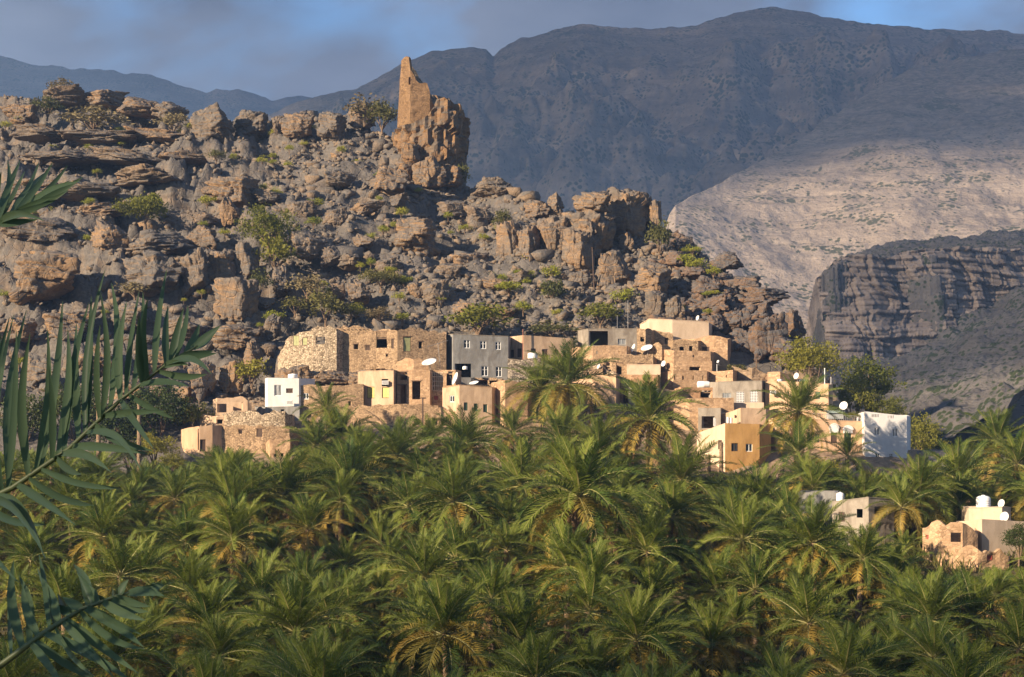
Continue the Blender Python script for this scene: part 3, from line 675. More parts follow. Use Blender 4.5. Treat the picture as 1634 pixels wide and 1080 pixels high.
def house(name, label, mat, line, top, bot, ops=(), D=7., th=.38, step=.9, rough=.06, rag=0., roof=True, found=4., open_=False, cat='house', roofdrop=.45, lintel=None, coping=None, roofmat='earth', beams=None, segmat=None):
    """line: visible wall corners left to right as (photo column, depth); top: profile (column,row); ops: (column0,row0,column1,row1,kind)"""
    ym_ = min(q[1] for q in line); im_ = [q[1] for q in line].index(ym_); line = [(a_, ym_+(b_-ym_)*(.5 if i_ > im_ and a_-line[i_-1][0] > 9 else 1)) for i_, (a_, b_) in enumerate(line)]
    pts = [plan(*q) for q in line]; nv = len(pts)
    if not open_:
        ch = pts[-1]-pts[0]; bk = Vector((-ch.y, ch.x)).normalized()
        if bk.y < 0: bk = -bk
        pts = pts+[pts[-1]+bk*D, pts[0]+bk*D] if nv == 2 else pts+[pts[-1]+bk*max(1.5, D-(pts[-1].y-min(p.y for p in pts))), pts[0]+bk*max(1.5, D-(pts[0].y-min(p.y for p in pts)))]
    seed = rnd.randrange(999)
    tx, tr = [q[0] for q in top], [q[1] for q in top]
    ymin = min(p.y for p in pts[:nv]); zb = row_z(bot, ymin)-found
    zback = min(row_z(top[0][1], line[0][1]), row_z(top[-1][1], line[-1][1]))
    def topf(s, u):
        if s < nv-1:
            p = pts[s]+(pts[s+1]-pts[s])*u; px = CX+F*p.x/p.y; z = row_z(float(np.interp(px, tx, tr)), p.y)
        else:
            zl, zr = row_z(tr[-1], line[-1][1]), row_z(tr[0], line[0][1]); k = len(pts)-(nv-1); f_ = (s-(nv-1)+u)/k; p = pts[s]+(pts[(s+1) % len(pts)]-pts[s])*u; z = zl+(zr-zl)*f_
        if rag: z += float(fbm(p.x*1.3, p.y*1.3, 0, 3, seed))*rag
        return z
    od = {}; parts = []
    for o_ in ops:
        x0, r0, x1, r1, kind = o_[:5]; xm = (x0+x1)/2
        s = 0
        for i in range(nv-1):
            if line[i][0] <= xm <= line[i+1][0]: s = i
        A, Bv = pts[s], pts[s+1]; t0, y0 = hit(A, Bv, x0); t1, y1 = hit(A, Bv, x1); ym = (y0+y1)/2
        L = (Bv-A).length; t0 = max(t0, .06/L); t1 = min(t1, 1-.06/L); z1, z0 = row_z(r0, ym), row_z(r1, ym)
        od.setdefault(s, []).append((t0, t1, z0, z1)); parts.append((s, t0, t1, z0, z1, kind, o_[5] if len(o_) > 5 else None))
    V, Fc, Q = wall_geo(pts, not open_, th, zb, topf, od, step, rough, seed)
    ctr = sum(pts, Vector((0, 0)))/len(pts); org = Vector((ctr.x, ctr.y, zb))
    root = empty(name, org, label, cat)
    sg = wall_geo.seg; wo = obj('wall', mesh('wall', np.array(V)-np.array(org), Fc), MAT[mat], root)
    if segmat:
        wo.data.materials.append(MAT[segmat[1]]); wo.data.polygons.foreach_set('material_index', np.array([1 if q in segmat[0] else 0 for q in sg], np.int32))
    if roof and not open_:
        zr = min(min(topf(s, u) for u in (0, .5, 1)) for s in range(len(pts)))-roofdrop
        R_ = [(q.x, q.y, zr) for q in Q]; mb = MB(); k = len(R_)
        mb.add(R_+[(x, y, z-.22) for x, y, z in R_], [tuple(range(k)), tuple(range(2*k-1, k-1, -1))]+[(i, i+k, (i+1) % k+k, (i+1) % k) for i in range(k)]); mb.build('roof', MAT[roofmat], root, org)
    for (s, t0, t1, z0, z1, kind, lb) in parts:
        A, Bv = pts[s], pts[s+1]; d = (Bv-A).normalized(); ex = Vector((d.x, d.y, 0)); nn = Vector((-d.y, d.x, 0)); a = A+(Bv-A)*t0; o = Vector((a.x, a.y, z0)); w = (Bv-A).length*(t1-t0)
        if kind and kind != 'dark': window_part(root, org, o, ex, nn, w, z1-z0, kind, lb)
        if lintel: MB().box(o+ex*-.15+Vector((0, 0, z1-z0))-nn*.05, ex*(w+.3), nn*.2, Vector((0, 0, .14))).build('lintel', MAT[lintel], root, org)
    if coping:
        mb = MB()
        for s in range(nv-1):
            A, Bv = pts[s], pts[s+1]; d = (Bv-A).normalized(); nn = Vector((-d.y, d.x, 0)); za, zb_ = topf(s, 0), topf(s, 1)
            mb.box(Vector((A.x, A.y, za))-nn*.05, Vector((Bv.x-A.x, Bv.y-A.y, zb_-za)), nn*(th+.1), Vector((0, 0, .09)))
        mb.build('coping', MAT[coping], root, org)
    if beams:                                        # row of roof-beam ends under the parapet
        for (x0, x1, row, k) in beams:
            for i in range(k):
                px = x0+(x1-x0)*(i+.5)/k; s = [j for j in range(nv-1) if line[j][0] <= px <= line[j+1][0]][0]; A, Bv = pts[s], pts[s+1]; t, y = hit(A, Bv, px); d = (Bv-A).normalized(); nn = Vector((-d.y, d.x, 0)); a = A+(Bv-A)*t
                c = Vector((a.x, a.y, row_z(row, y))); MB().tube([c-nn*.28, c+nn*.2], .07, 5).build('roof_beam', MAT['wood'], root, org)
    root['_top'] = 0; del root['_top']
    return root
H = house
# upper left stone houses
H('stone_house', 'pale rubble-stone house with ragged sloping top beside the boulder slope', 'rubble', [(443, 266), (461, 262.5), (500, 260.5), (537, 260)], [(443, 566), (450, 560), (460, 536), (475, 531), (495, 526), (510, 519), (525, 522), (537, 527)], 600,
  [(467, 535, 477, 552, 'olive'), (482, 538, 490, 551, 'olive'), (504, 537, 519, 549, 'dark')], 8, rag=.35, rough=.12, step=.6)
H('mud_brick_house', 'brown mud-brick house with big open railed window above the bedrock shelf', 'mud_stone', [(537, 261.6), (600, 261), (634, 259.2), (712, 264.5)], [(537, 522), (560, 519), (585, 523), (600, 527), (634, 525), (660, 523), (712, 532)], 598,
  [(541, 548, 548.5, 556, 'dark'), (564, 549, 571.5, 557, 'dark'), (583, 551, 590, 558.5, 'wood'), (600, 529, 617.5, 555, 'rail'), (624.5, 541, 628.5, 556, 'wood'), (615.5, 565, 619, 569, 'dark'), (643.5, 537, 656, 561, 'olive'), (668, 545, 674, 556, 'dark')], 8, rag=.3, rough=.08, step=.6, lintel='wood', beams=[(545, 596, 525.5, 8)])
H('concrete_house', 'two-storey grey concrete house with three small upper windows', 'concrete_grey', [(713, 265), (723, 262), (811, 266)], [(713, 534), (723, 533.5), (811, 537)], 606,
  [(740, 542.5, 750, 555.5, 'bars'), (766, 544, 776, 556.5, 'bars'), (790.5, 545.5, 799.5, 558, 'bars'), (725.5, 580, 751.5, 602, 'dark'), (768, 584, 779, 600, 'bars'), (791, 585, 801, 601, 'bars')], 8, rough=.02, coping='concrete')
H('tan_house', 'low tan block house with dark doors behind a white water tank', 'plaster', [(812, 269), (836, 265.5), (914, 271)], [(812, 537.5), (836, 534.5), (914, 540)], 572,
  [(813.5, 558, 820, 570.5, 'wood'), (825, 556, 832, 570, 'wood'), (847, 556, 855, 562.5, 'wood'), (865, 557, 874, 569, 'wood'), (883, 558, 891, 566, 'wood')], 7, rough=.03)
H('retaining_wall', 'dark grey stone terrace wall below the low tan block house', 'rubble_dark', [(810, 262.5), (850, 261), (930, 263)], [(810, 574), (850, 571.5), (930, 570)], 604, (), open_=True, th=.6, rag=.2, rough=.1, cat='wall')
H('open_room_house', 'grey concrete house with wide open roof room and greenish window', 'concrete', [(922, 271.5), (938, 267.5), (1016, 269.5)], [(922, 528), (938, 525), (1016, 524.5)], 558,
  [(940, 527.8, 970, 551, 'dark'), (986, 540.5, 999, 549.5, 'greenw')], 6.5, rough=.02, roofdrop=.05, coping='concrete')
H('round_mud_house', 'rounded mud-stone house with one square window under the cream building', 'mud_stone', [(1014, 268.6), (1030, 268), (1039, 268.8), (1044, 271), (1074, 274)], [(1014, 525), (1030, 524.5), (1040, 526), (1050, 527), (1060, 530), (1074, 533)], 556,
  [(1021.5, 537, 1028.5, 545, 'dark'), (1061, 539, 1068, 549, 'dark')], 6, rag=.2, rough=.1, step=.6)
H('cream_house', 'smooth cream-plastered flat building standing highest on the slope', 'cream', [(1021, 276), (1036, 273.6), (1073, 272.4), (1131, 274.5)], [(1021, 518), (1026, 516), (1036, 509), (1073, 510.5), (1131, 514)], 535, (), 8, rough=0, coping='cream')
H('brick_house', 'large tan brick house with shaded window at the foot of the dark boulders', 'mud', [(1110, 269), (1140, 268), (1161, 267.7), (1167, 274)], [(1110, 541), (1132, 534), (1148, 537), (1161, 540.5), (1167, 541)], 584,
  [(1120, 553, 1132, 563, 'wood'), (1139, 574, 1142, 578, 'dark')], 7, rag=.12, rough=.05)
H('small_stone_house', 'small grey stone house with two black square windows', 'mud_stone', [(1066, 269.5), (1074, 267), (1114, 267.5)], [(1066, 543), (1074, 542), (1114, 543)], 566,
  [(1084, 553, 1091, 560.5, 'dark'), (1099.5, 552, 1106.5, 561, 'dark')], 5, rag=.15, rough=.07)
H('ruined_wall', 'ragged tan rubble wall between the round house and the two-window house', 'mud_stone', [(1036, 266.5), (1056, 265.5), (1070, 268)], [(1036, 551), (1046, 545), (1056, 549), (1070, 556)], 572, (), open_=True, th=.6, rag=.5, rough=.12, cat='wall', step=.5)
H('mud_house', 'bright mud house with arched lit side and shaded stone front', 'mud', [(1053, 267), (1075, 263.5), (1134, 265.5)], [(1053, 561), (1062, 557), (1075, 559.5), (1134, 561)], 580, [(1105, 566, 1108, 570, 'dark')], 5, rag=.12, rough=.07)
H('terrace_wall', 'ochre terrace wall with dark roof hatch under the arched mud house', 'mud', [(1062, 263), (1075, 261.5), (1136, 262.5)], [(1062, 580), (1075, 577), (1136, 576.5)], 596, [(1100, 585, 1118, 592, 'dark')], 3, rag=.1, rough=.05, cat='wall')
H('slit_window_house', 'square tan house with a row of narrow slit windows', 'mud', [(1053, 261.5), (1074, 258.3), (1128, 260)], [(1053, 596), (1062, 593), (1074, 591.5), (1128, 592)], 620,
  [(1075.5, 599, 1077.5, 606, 'dark'), (1088.5, 599, 1091, 606, 'dark'), (1105, 599, 1107.5, 606, 'dark'), (1121, 599, 1123.5, 606, 'dark')], 6, rough=.04, coping='mud')
H('annex', 'ochre mud annex with one tiny window beside the slit-window house', 'mud', [(1130, 261), (1169.5, 258.8), (1176, 264)], [(1130, 591.5), (1150, 592), (1169, 590), (1176, 591)], 616, [(1158, 598, 1160.5, 602.5, 'dark')], 5, rag=.08, rough=.04)
H('earth_bank', 'brown rubble bank wall running on from the ochre annex', 'earth', [(1168, 264), (1200, 262.5), (1232, 264)], [(1168, 585), (1190, 586), (1215, 593), (1232, 602)], 615, (), D=4, rag=.5, rough=.25, cat='wall', step=.5, roofdrop=.1)
H('small_annex', 'small ochre hut above the trees beside the brown rubble bank', 'mud', [(1225, 261), (1245, 259), (1266, 262)], [(1225, 594), (1245, 593), (1266, 600)], 614, (), 4, rag=.1, rough=.04)
H('stone_house', 'stone house with black doorway and collapsed corner', 'mud_stone', [(962, 263), (976, 261), (1042, 261.5)], [(962, 578), (968, 569), (976, 566), (1042, 566)], 602,
  [(983, 579.5, 992, 598, 'dark'), (1018, 580, 1027, 583, 'dark'), (963, 574, 973, 588, 'dark')], 6, rag=.25, rough=.1, step=.6, lintel='wood')
H('mud_wall', 'long mud parapet wall below the open-roomed concrete house', 'mud', [(903, 267.5), (922, 265.5), (946, 264), (1000, 265)], [(903, 562), (922, 553), (946, 551.5), (1000, 551)], 572, [(951, 560, 953.5, 565, 'dark'), (986, 560, 989.5, 564, 'dark')], 3.5, rag=.2, rough=.06, cat='wall')
H('ruined_wall', 'pale broken wall sloping down beside the stone house doorway', 'rubble', [(938, 262), (965, 260.5), (984, 259.8)], [(938, 575), (952, 577), (966, 587), (975, 590), (984, 597)], 606, (), open_=True, th=.7, rag=.5, rough=.15, cat='wall', step=.5)
H('cream_wall', 'smooth cream wall panel between stone doorway house and satellite dishes', 'cream', [(1000, 259), (1054, 258.6)], [(1000, 582), (1054, 582)], 608, (), 4, rough=0, coping='cream')
H('tall_mud_house', 'tall plain mud house with sharp lit corner behind the twin palm', 'peach', [(908, 255), (943, 252.5), (983, 250.5), (988.5, 254)], [(908, 604), (943, 599), (983, 597.5), (988.5, 598.5)], 648, [(973, 612, 975.5, 618, 'dark')], 6, rough=.05, coping='mud')
H('mud_house', 'plain mud house above the dark alley door', 'mud_red', [(988, 255.5), (1050, 254.5), (1053, 258)], [(988, 598.5), (1050, 598.5), (1053, 599)], 650, [(994, 624, 1002.5, 645, 'wood')], 5, rough=.05, coping='mud')
H('concrete_block_house', 'low greenish concrete block in front of the alley', 'concrete', [(1003, 251), (1051, 250.3)], [(1003, 618.5), (1051, 619)], 650, (), 3.2, rough=.02)
H('retaining_wall', 'dark dry-stone retaining wall under the tall mud house', 'rubble_dark', [(900, 248.5), (960, 247.5), (1024, 248.5)], [(900, 645), (960, 645), (1024, 645)], 684, [(972, 660, 976, 663, 'dark')], D=1.8, rag=.12, rough=.12, step=.6, cat='wall', roofdrop=.05)
H('mud_house', 'low broken-topped mud house above the twin palm crown', 'mud_stone', [(878, 262), (925, 259.4), (962, 260.4)], [(878, 592), (900, 585), (925, 581), (945, 586), (962, 589)], 608, [(905, 592, 910, 599, 'dark'), (936, 591, 941, 598, 'dark')], 4, rag=.3, rough=.1, step=.6, lintel='wood')
H('mud_house', 'small mud house with one plank shutter beside the low concrete block', 'mud', [(1038, 252.6), (1058, 250), (1082, 250.8)], [(1038, 624), (1058, 620), (1082, 622)], 660, [(1064, 629, 1071, 638, 'wood'), (1046, 630, 1050, 636, 'dark')], 4, rag=.15, rough=.06, lintel='wood', beams=[(1060, 1081, 625, 5)])
# central row
H('cream_house', 'cream house with two yellow window screens and an arched niche', 'plaster', [(577, 252), (628, 249.4), (634, 253.5)], [(577, 592.5), (590, 591), (628, 591), (634, 592)], 648,
  [(585, 617, 597.5, 635.5, 'yellow'), (609.5, 617.5, 621, 635, 'yellow'), (609, 604.5, 621, 616.5, 'dark')], 6, rough=.03, coping='plaster')
H('porch_house', 'ruined mud house with open porch, dark doorway and leaning beam', 'mud', [(633, 251.6), (657, 251), (686, 250.8)], [(633, 592), (650, 590), (686, 590.5)], 650,
  [(635, 593.5, 650, 606, 'dark'), (635, 614, 648.5, 643.5, 'dark'), (657, 608, 672, 637, 'dark')], 5.5, rag=.1, rough=.06, lintel='wood', step=.7)
H('screen_porch_house', 'mud house with pierced breeze-block screen under a flat slab', 'mud', [(685, 252.6), (727, 252)], [(685, 591), (727, 590)], 650,
  [(687, 593.5, 707, 623, 'breeze'), (712.5, 592.5, 724.5, 615, 'dark'), (692, 631.5, 699.5, 638, 'red')], 5, rough=.05)
H('corner_house', 'plastered corner house with three dark front windows in the middle row', 'plaster', [(706, 250), (733, 246.3), (785, 249)], [(706, 619), (733, 614.5), (785, 617.5)], 676,
  [(717, 631, 725, 641.5, 'white'), (740, 642, 746, 655, 'green'), (756, 643.7, 762, 656, 'green'), (771, 645, 778, 657.5, 'green')], 5.5, rough=.03, coping='mud')
H('ruined_wall', 'bright broken mud wall below the big railed window house', 'mud', [(634, 256.6), (660, 255.6), (684, 256.5)], [(634, 577), (642, 573), (655, 571), (672, 572), (684, 576)], 596, (), open_=True, th=.6, rag=.3, rough=.1, cat='wall', step=.6)
H('retaining_wall', 'long brown rubble terrace wall under the yellow-screen house', 'mud_stone', [(560, 248.6), (640, 247.2), (712, 247.6), (738, 247)], [(560, 648), (640, 645), (690, 645), (715, 652), (738, 660)], 690, [(660.5, 668, 670, 680, 'dark'), (690, 668, 698, 678, 'dark')], D=2.2, rag=.2, rough=.12, step=.6, cat='wall', roofdrop=.05)
H('mud_house', 'bright mud house next to the corner house, with long shadow', 'mud', [(784, 250.5), (806, 247.6), (842, 250)], [(784, 612), (795, 608), (806, 606), (842, 610)], 670, [(788, 652, 794, 662, 'dark')], 5, rag=.12, rough=.07)
H('mud_wall', 'reddish mud house wall hidden behind the twin palm', 'mud_red', [(836, 252.5), (880, 250.5), (912, 251.5)], [(836, 615), (860, 618), (880, 612), (912, 610)], 670, [(866, 645, 872, 662, 'wood')], 4, rag=.2, rough=.08, cat='wall')
H('shed', 'low shelter with sagging rusty roof beside the grey concrete house', 'mud_stone', [(752, 257), (800, 256.5)], [(752, 603), (775, 601), (800, 605)], 618, [(756, 606, 778, 613, 'dark'), (781, 607, 795, 613, 'dark')], 3, rag=.2, rough=.08, roofdrop=-.02, roofmat='rust', cat='shed')
# left end
H('white_house', 'small bright white house on a grey concrete block terrace', 'white', [(423, 252), (427, 249.2), (477, 249.8)], [(423, 604), (427, 602.5), (477, 603.5)], 649, [(437.5, 614, 449.5, 631.5, 'curtain'), (456.5, 619.5, 467.5, 627, 'wood')], 5, rough=0, found=.2)
H('terrace_block', 'grey concrete block terrace under the small white house', 'concrete_grey', [(424, 249.2), (478, 248.6), (481, 252)], [(424, 649), (478, 648), (481, 648.5)], 688, [(448, 653, 454, 656.5, 'dark')], 5.4, rough=.03, cat='wall', roofdrop=.02)
H('stone_house', 'low stone house wall joining the small white house, white window', 'mud_stone', [(476, 250.1), (520, 249.6), (580, 251)], [(476, 617), (500, 614), (530, 618), (560, 612), (580, 612)], 655, [(484, 627, 492.5, 637, 'white'), (556, 640, 561, 647, 'dark')], 5, rag=.25, rough=.1)
H('roofless_ruin', 'roofless concrete ruin with two broken open windows above the rubble storey', 'plaster', [(340, 249), (346, 246), (395, 246.5), (399, 249)], [(340, 637), (346, 635.5), (372, 635), (384, 632), (394, 637), (399, 643)], 664, [(346, 644, 361.5, 658, 'dark'), (372, 641.5, 388, 655, 'dark')], 4, rough=.06, rag=.12, roof=False)
H('rubble_house', 'pale rubble upper storey with rounded end above the fort-like house', 'rubble', [(356, 244), (362, 242.5), (430, 241.5), (455, 242), (466, 244), (470, 247)], [(356, 662), (380, 657), (410, 655), (418, 658), (430, 656), (455, 657), (466, 660), (470, 664)], 690, (), 5, rag=.35, rough=.14, step=.55, roofdrop=.2)
H('slab_roof', 'thin concrete slab roof on a wall above the round tower house', 'plaster', [(319, 246), (345, 243.5), (360, 244)], [(319, 661), (345, 665), (360, 664)], 674, [(343, 669, 356, 676, 'dark')], 5, rough=.03, found=3, roofdrop=-.1, roofmat='cream')
H('mud_house', 'long rubble and mud house with two small windows under the pale rubble storey', 'mud_stone', [(337, 242), (345, 239.6), (420, 238.6), (462, 239.4), (473, 243)], [(337, 681), (348, 677), (365, 681), (400, 678), (430, 679), (462, 683), (473, 686)], 730,
  [(380, 685, 386, 692, 'dark'), (409, 684, 418.5, 697, 'wood')], 6, rag=.35, rough=.12, step=.6, lintel='wood')
H('round_tower_house', 'rounded brick tower house at the lower end of the village beside dark trees', 'peach', [(289, 243), (290.5, 241), (294, 239.6), (300, 238.6), (308, 238), (318, 237.7), (339, 238.6)], [(289, 686), (293, 684), (310, 681), (339, 678.5)], 742, [(319, 701, 328, 720, 'wood'), (315.5, 684, 317.5, 718, 'dark')], 6, rag=.08, rough=.03, step=.6)
H('lower_hut', 'bright mud hut with two slot windows at the foot of the rubble house', 'mud', [(425, 238.5), (431, 236.6), (463, 236.8), (466, 240)], [(425, 705), (431, 701), (463, 700), (466, 701)], 744, [(436.5, 724, 441.5, 733.5, 'dark'), (448, 723, 453.5, 733, 'dark')], 4, rag=.2, rough=.08)
# right end
H('ochre_house', 'two-storey ochre-yellow house with pale side wall and two windows', 'ochre', [(1112, 239.5), (1157, 233.6), (1212, 236)], [(1112, 691), (1135, 683), (1157, 675), (1212, 676.5)], 765,
  [(1167, 707, 1177.5, 720, 'glass'), (1190, 708, 1201, 720.5, 'white'), (1146, 702, 1152, 717, 'wood')], 6, rough=.02, segmat=((0,), 'cream'))
H('alley_wall', 'narrow dark passage wall between ochre house and peach house', 'mud_red', [(1211, 239), (1222, 238.6)], [(1211, 678), (1222, 676)], 745, [(1212.5, 684, 1219.5, 698, 'green')], 3, rough=.03, cat='wall')
H('garage', 'grey concrete garage with black opening behind the ochre house', 'concrete', [(1114, 242.6), (1150, 242)], [(1114, 650.5), (1150, 651)], 684, [(1119.5, 664, 1141, 683, 'dark')], 5, rough=.02)
H('roof_block', 'weathered grey-topped block rising behind the ochre roof', 'plaster', [(1149, 243.5), (1182, 240.5), (1222, 242)], [(1149, 661), (1165, 657), (1182, 650.5), (1222, 652)], 690, [(1172, 662, 1176, 667, 'dark')], 5, rough=.03)
H('terrace_wall', 'long tan terrace parapet under the lattice-window house', 'mud', [(1075, 247), (1100, 245.6), (1171, 246)], [(1075, 640), (1100, 636.5), (1171, 635.5)], 668, (), 4, rough=.05, rag=.06, cat='wall', coping='mud')
H('lattice_house', 'tan concrete house with two white lattice windows', 'concrete', [(1146, 251), (1215.5, 249.6), (1224, 255)], [(1146, 609.5), (1215.5, 608), (1224, 608.5)], 650, [(1175, 625, 1187.5, 642, 'lattice'), (1197, 624, 1209.5, 641.5, 'lattice'), (1153, 627, 1166.5, 635, 'greenw')], 6, rough=.02, coping='concrete')
H('ledge_wall', 'cream ledge wall under the white lattice windows', 'cream', [(1171, 247.6), (1219, 247)], [(1171, 642.5), (1219, 642)], 658, (), 1.6, rough=.01, cat='wall')
H('mud_house', 'brown mud house with wide dark loggia below the white fallen tank', 'mud_red', [(1076, 254), (1086, 252.2), (1147, 252.6)], [(1076, 620), (1086, 617), (1147, 619)], 642, [(1117.5, 623, 1136, 634.5, 'dark'), (1078, 624, 1084, 635, 'white')], 5, rough=.06, rag=.06)
H('tan_house', 'tan and stone house with dark green window by the tall white pole', 'peach', [(1221, 251), (1246, 249.6), (1285, 248), (1322, 246.6), (1329, 251)], [(1221, 609), (1246, 608), (1285, 609.5), (1322, 613), (1329, 613)], 662,
  [(1228, 623, 1236, 629, 'white'), (1301, 625, 1309, 636.5, 'green'), (1260, 640, 1268, 652, 'wood')], 6, rough=.03)
H('peach_house', 'peach two-storey house with arched white window heads and roof railing', 'peach', [(1219, 243), (1238, 239.6), (1376, 240.4), (1380, 245)], [(1219, 671), (1238, 667), (1310, 668.5), (1376, 673), (1380, 673)], 745,
  [(1326, 690, 1336, 707, 'wood'), (1347, 691, 1359, 714, 'green'), (1300, 692, 1308, 706, 'glass')], 7, rough=.02, coping='peach')
H('white_house', 'tall plain white house with vent slots under its parapet', 'white', [(1371, 243), (1380, 237.2), (1447, 238.6), (1453, 243.5)], [(1371, 659), (1380, 656.5), (1447, 663.5), (1453, 664)], 748,
  [(1395, 682, 1404, 694.5, 'curtain'), (1424, 684, 1433, 696.5, 'curtain'), (1397, 723, 1404, 735, 'white'), (1419, 724, 1425, 732.5, 'bars')]
  + [(1391+i*2.6, 660.8, 1392.5+i*2.6, 665.5, 'dark') for i in range(5)] + [(1414.5+i*2.6, 662.8, 1416+i*2.6, 667.5, 'dark') for i in range(5)], 7, rough=0, roofdrop=1.0)
# lower right among the palms
H('concrete_house', 'grey concrete house half sunk among the grove palms', 'concrete', [(1328, 181.5), (1386, 178.5), (1427, 182)], [(1328, 801), (1386, 794), (1427, 797)], 850,
  [(1338, 817, 1348, 832, 'wood'), (1367, 812, 1376.5, 826, 'dark'), (1395.5, 807, 1417.5, 821, 'dark')], 6, rough=.03, coping='concrete')
H('grey_block', 'weathered grey block wall behind the half-sunk palm house', 'concrete_grey', [(1274, 186), (1336, 185)], [(1274, 786), (1302, 785), (1336, 786)], 840, [(1283, 801, 1296.5, 808, 'dark')], 5, rough=.03)
H('cream_block', 'cream flat-roofed block carrying a large domed white tank', 'cream', [(1546, 180), (1599, 178.6), (1613, 181)], [(1546, 811), (1599, 809.5), (1613, 810)], 850, (), 5, rough=.01, coping='cream')
H('cream_annex', 'cream annex wall with grey shaded side below the white tank block', 'cream', [(1530, 178.5), (1567, 175), (1616, 178.4), (1660, 181)], [(1530, 832), (1567, 828.5), (1616, 831), (1660, 834)], 880, [(1546, 847, 1549, 852, 'dark')], 3, rough=.01)
H('ruined_house', 'broken mud walls of a roofless ruin beside the cream annex', 'mud', [(1472, 176), (1500, 174), (1536, 173.4), (1560, 175)], [(1472, 840), (1485, 834), (1505, 832), (1520, 838), (1536, 833), (1560, 850)], 900, [(1517, 850, 1540, 865, 'dark'), (1477, 853, 1482, 860, 'red')], 4, rag=.35, rough=.2, step=.5, roof=False)
H('ruined_house', 'collapsed tan mud ruin with tilted stump walls below the cream annex', 'mud', [(1494, 172), (1515, 169.6), (1560, 168.6), (1610, 171)], [(1494, 890), (1505, 884), (1513, 888), (1530, 876), (1550, 872), (1570, 880), (1590, 878), (1610, 890)], 920, [(1503, 892, 1512, 902, 'dark'), (1574, 886, 1584, 894, 'red')], 4, rag=.35, rough=.2, step=.5, roof=False)
# ruined watchtower on its rock stack
tp_ = [plan(632, 345), plan(641, 340.5), plan(660, 338.5), plan(688, 337.6), plan(712, 338), plan(733, 340), plan(744, 345), plan(741, 354), plan(690, 358), plan(640, 356)]
def tower_top(s_, u_):
    p = tp_[s_]+(tp_[(s_+1) % len(tp_)]-tp_[s_])*u_; px = CX+F*p.x/p.y
    return row_z(float(np.interp(px, [632, 640, 660, 680, 690, 696, 704, 715, 728, 738, 744], [214, 204, 196, 188, 172, 160, 157, 159, 166, 176, 194])), p.y)+float(fbm(p.x*.6, p.y*.6, 0, 3, 4))*.7
V, Fc, Q = wall_geo(tp_, True, 4.5, row_z(292, 341)-3, tower_top, {}, .55, 0, 5)
V = np.array(V); ang_ = np.arctan2(V[:, 1]-346, V[:, 0]+16.5); wz_ = fbm(ang_*2, V[:, 2]*.1, 0, 2, 6)*1.2
cell_ = _h(np.floor(ang_*4.2+wz_*.25).astype(np.int64), np.floor((V[:, 2]+wz_)/3.6).astype(np.int64), 0, 3)-.5; cell2 = _h(np.floor(ang_*11+wz_*.3).astype(np.int64), np.floor((V[:, 2]+wz_)/1.5).astype(np.int64), 1, 5)-.5
under = np.interp(V[:, 2], [45, 50, 58, 64, 70], [-1.6, -.6, .3, .5, 0]); sc_ = 1+(cell_*1.9+cell2*.8+under)/9.
V[:, 0] = -16.5+(V[:, 0]+16.5)*sc_; V[:, 1] = 346+(V[:, 1]-346)*sc_
tag(obj('rock_stack', mesh('rock_stack', V, Fc), MAT['tower_rock']), 'jointed orange-brown rock stack carrying the ruined watchtower', 'rock')
for a in [(630, 668, 252, 296, B), (662, 712, 258, 300, B), (700, 742, 262, 298, B), (640, 668, 228, 262, C)]:
    boulder(*a, 'tower_rock', None, 'tower_rock', 337.+rnd.uniform(-1, 1), .05, .75, .15)
t = H('watchtower', 'ruined stone watchtower with jagged spire of wall on the rock stack', 'tower_wall', [(634, 346), (640, 341.5), (655, 339.6), (686, 340.2), (697, 343)],
  [(634, 200), (637, 150), (640, 96), (644, 90), (649, 91), (653, 96), (655, 112), (662, 122), (666, 131), (672, 133), (676, 131), (681, 132), (685, 134), (687, 158), (694, 168), (697, 190)], 205,
  [(651.5, 122.5, 658, 134.5, 'dark')], D=6, th=1.0, rag=.3, rough=.18, step=.55, roof=False, open_=True, cat='tower', found=2.6)
V, Fc, Q = wall_geo([plan(652, 343.5), plan(680, 345.5), plan(716, 348.5)], False, .9, row_z(215, 345), lambda s, u: row_z(float(np.interp(652+28*u if s == 0 else 680+36*u, [652, 660, 675, 690, 702, 716], [100, 112, 130, 150, 160, 172])), 345.)+float(vn(u*9+s*9, 0, 0, 3))*.45, {}, .55, .2, 5)
obj('broken_wall', mesh('broken_wall', np.array(V)-np.array(t.location), Fc), MAT['rubble_dark'], t)
# ------------------------------------------------------------------ things on the roofs
def dish(px, row, Y, dia, az, el, label, name='satellite_dish'):
    c = P(px, row, Y); r = dia/2
    root = empty(name, c-Vector((0, 0, r*1.0)), label, 'satellite dish'); org = root.location.copy()
    d = Vector((math.sin(az)*math.cos(el), -math.cos(az)*math.cos(el), math.sin(el))); rot = d.to_track_quat('Z', 'Y').to_matrix()
    prof = [(r*q, .35*r*q*q-.0*r) for q in (.02, .25, .5, .75, 1)]; mb = MB(); mb.lathe(prof+[(r*.98, .35*r-.03), (r*.5, .05*r-.02), (.02, -.03)], 20, c, rot); mb.build('reflector', MAT['dish'], root, org, True)
    f = c+d*(r*1.0); mb = MB(); low = c+rot@Vector((0, -r*.95, .33*r)); mb.tube([low, f], .02, 5); mb.tube([f-d*.02, f+d*.12], .05, 6); mb.build('feed_arm', MAT['steel'], root, org)
    mb = MB(); mb.tube([c-d*.02, c-d*.18-Vector((0, 0, .1)), Vector((c.x-d.x*.2, c.y-d.y*.2, c.z-r*1.0-.35))], .04, 6); mb.build('mast', MAT['steel'], root, org)
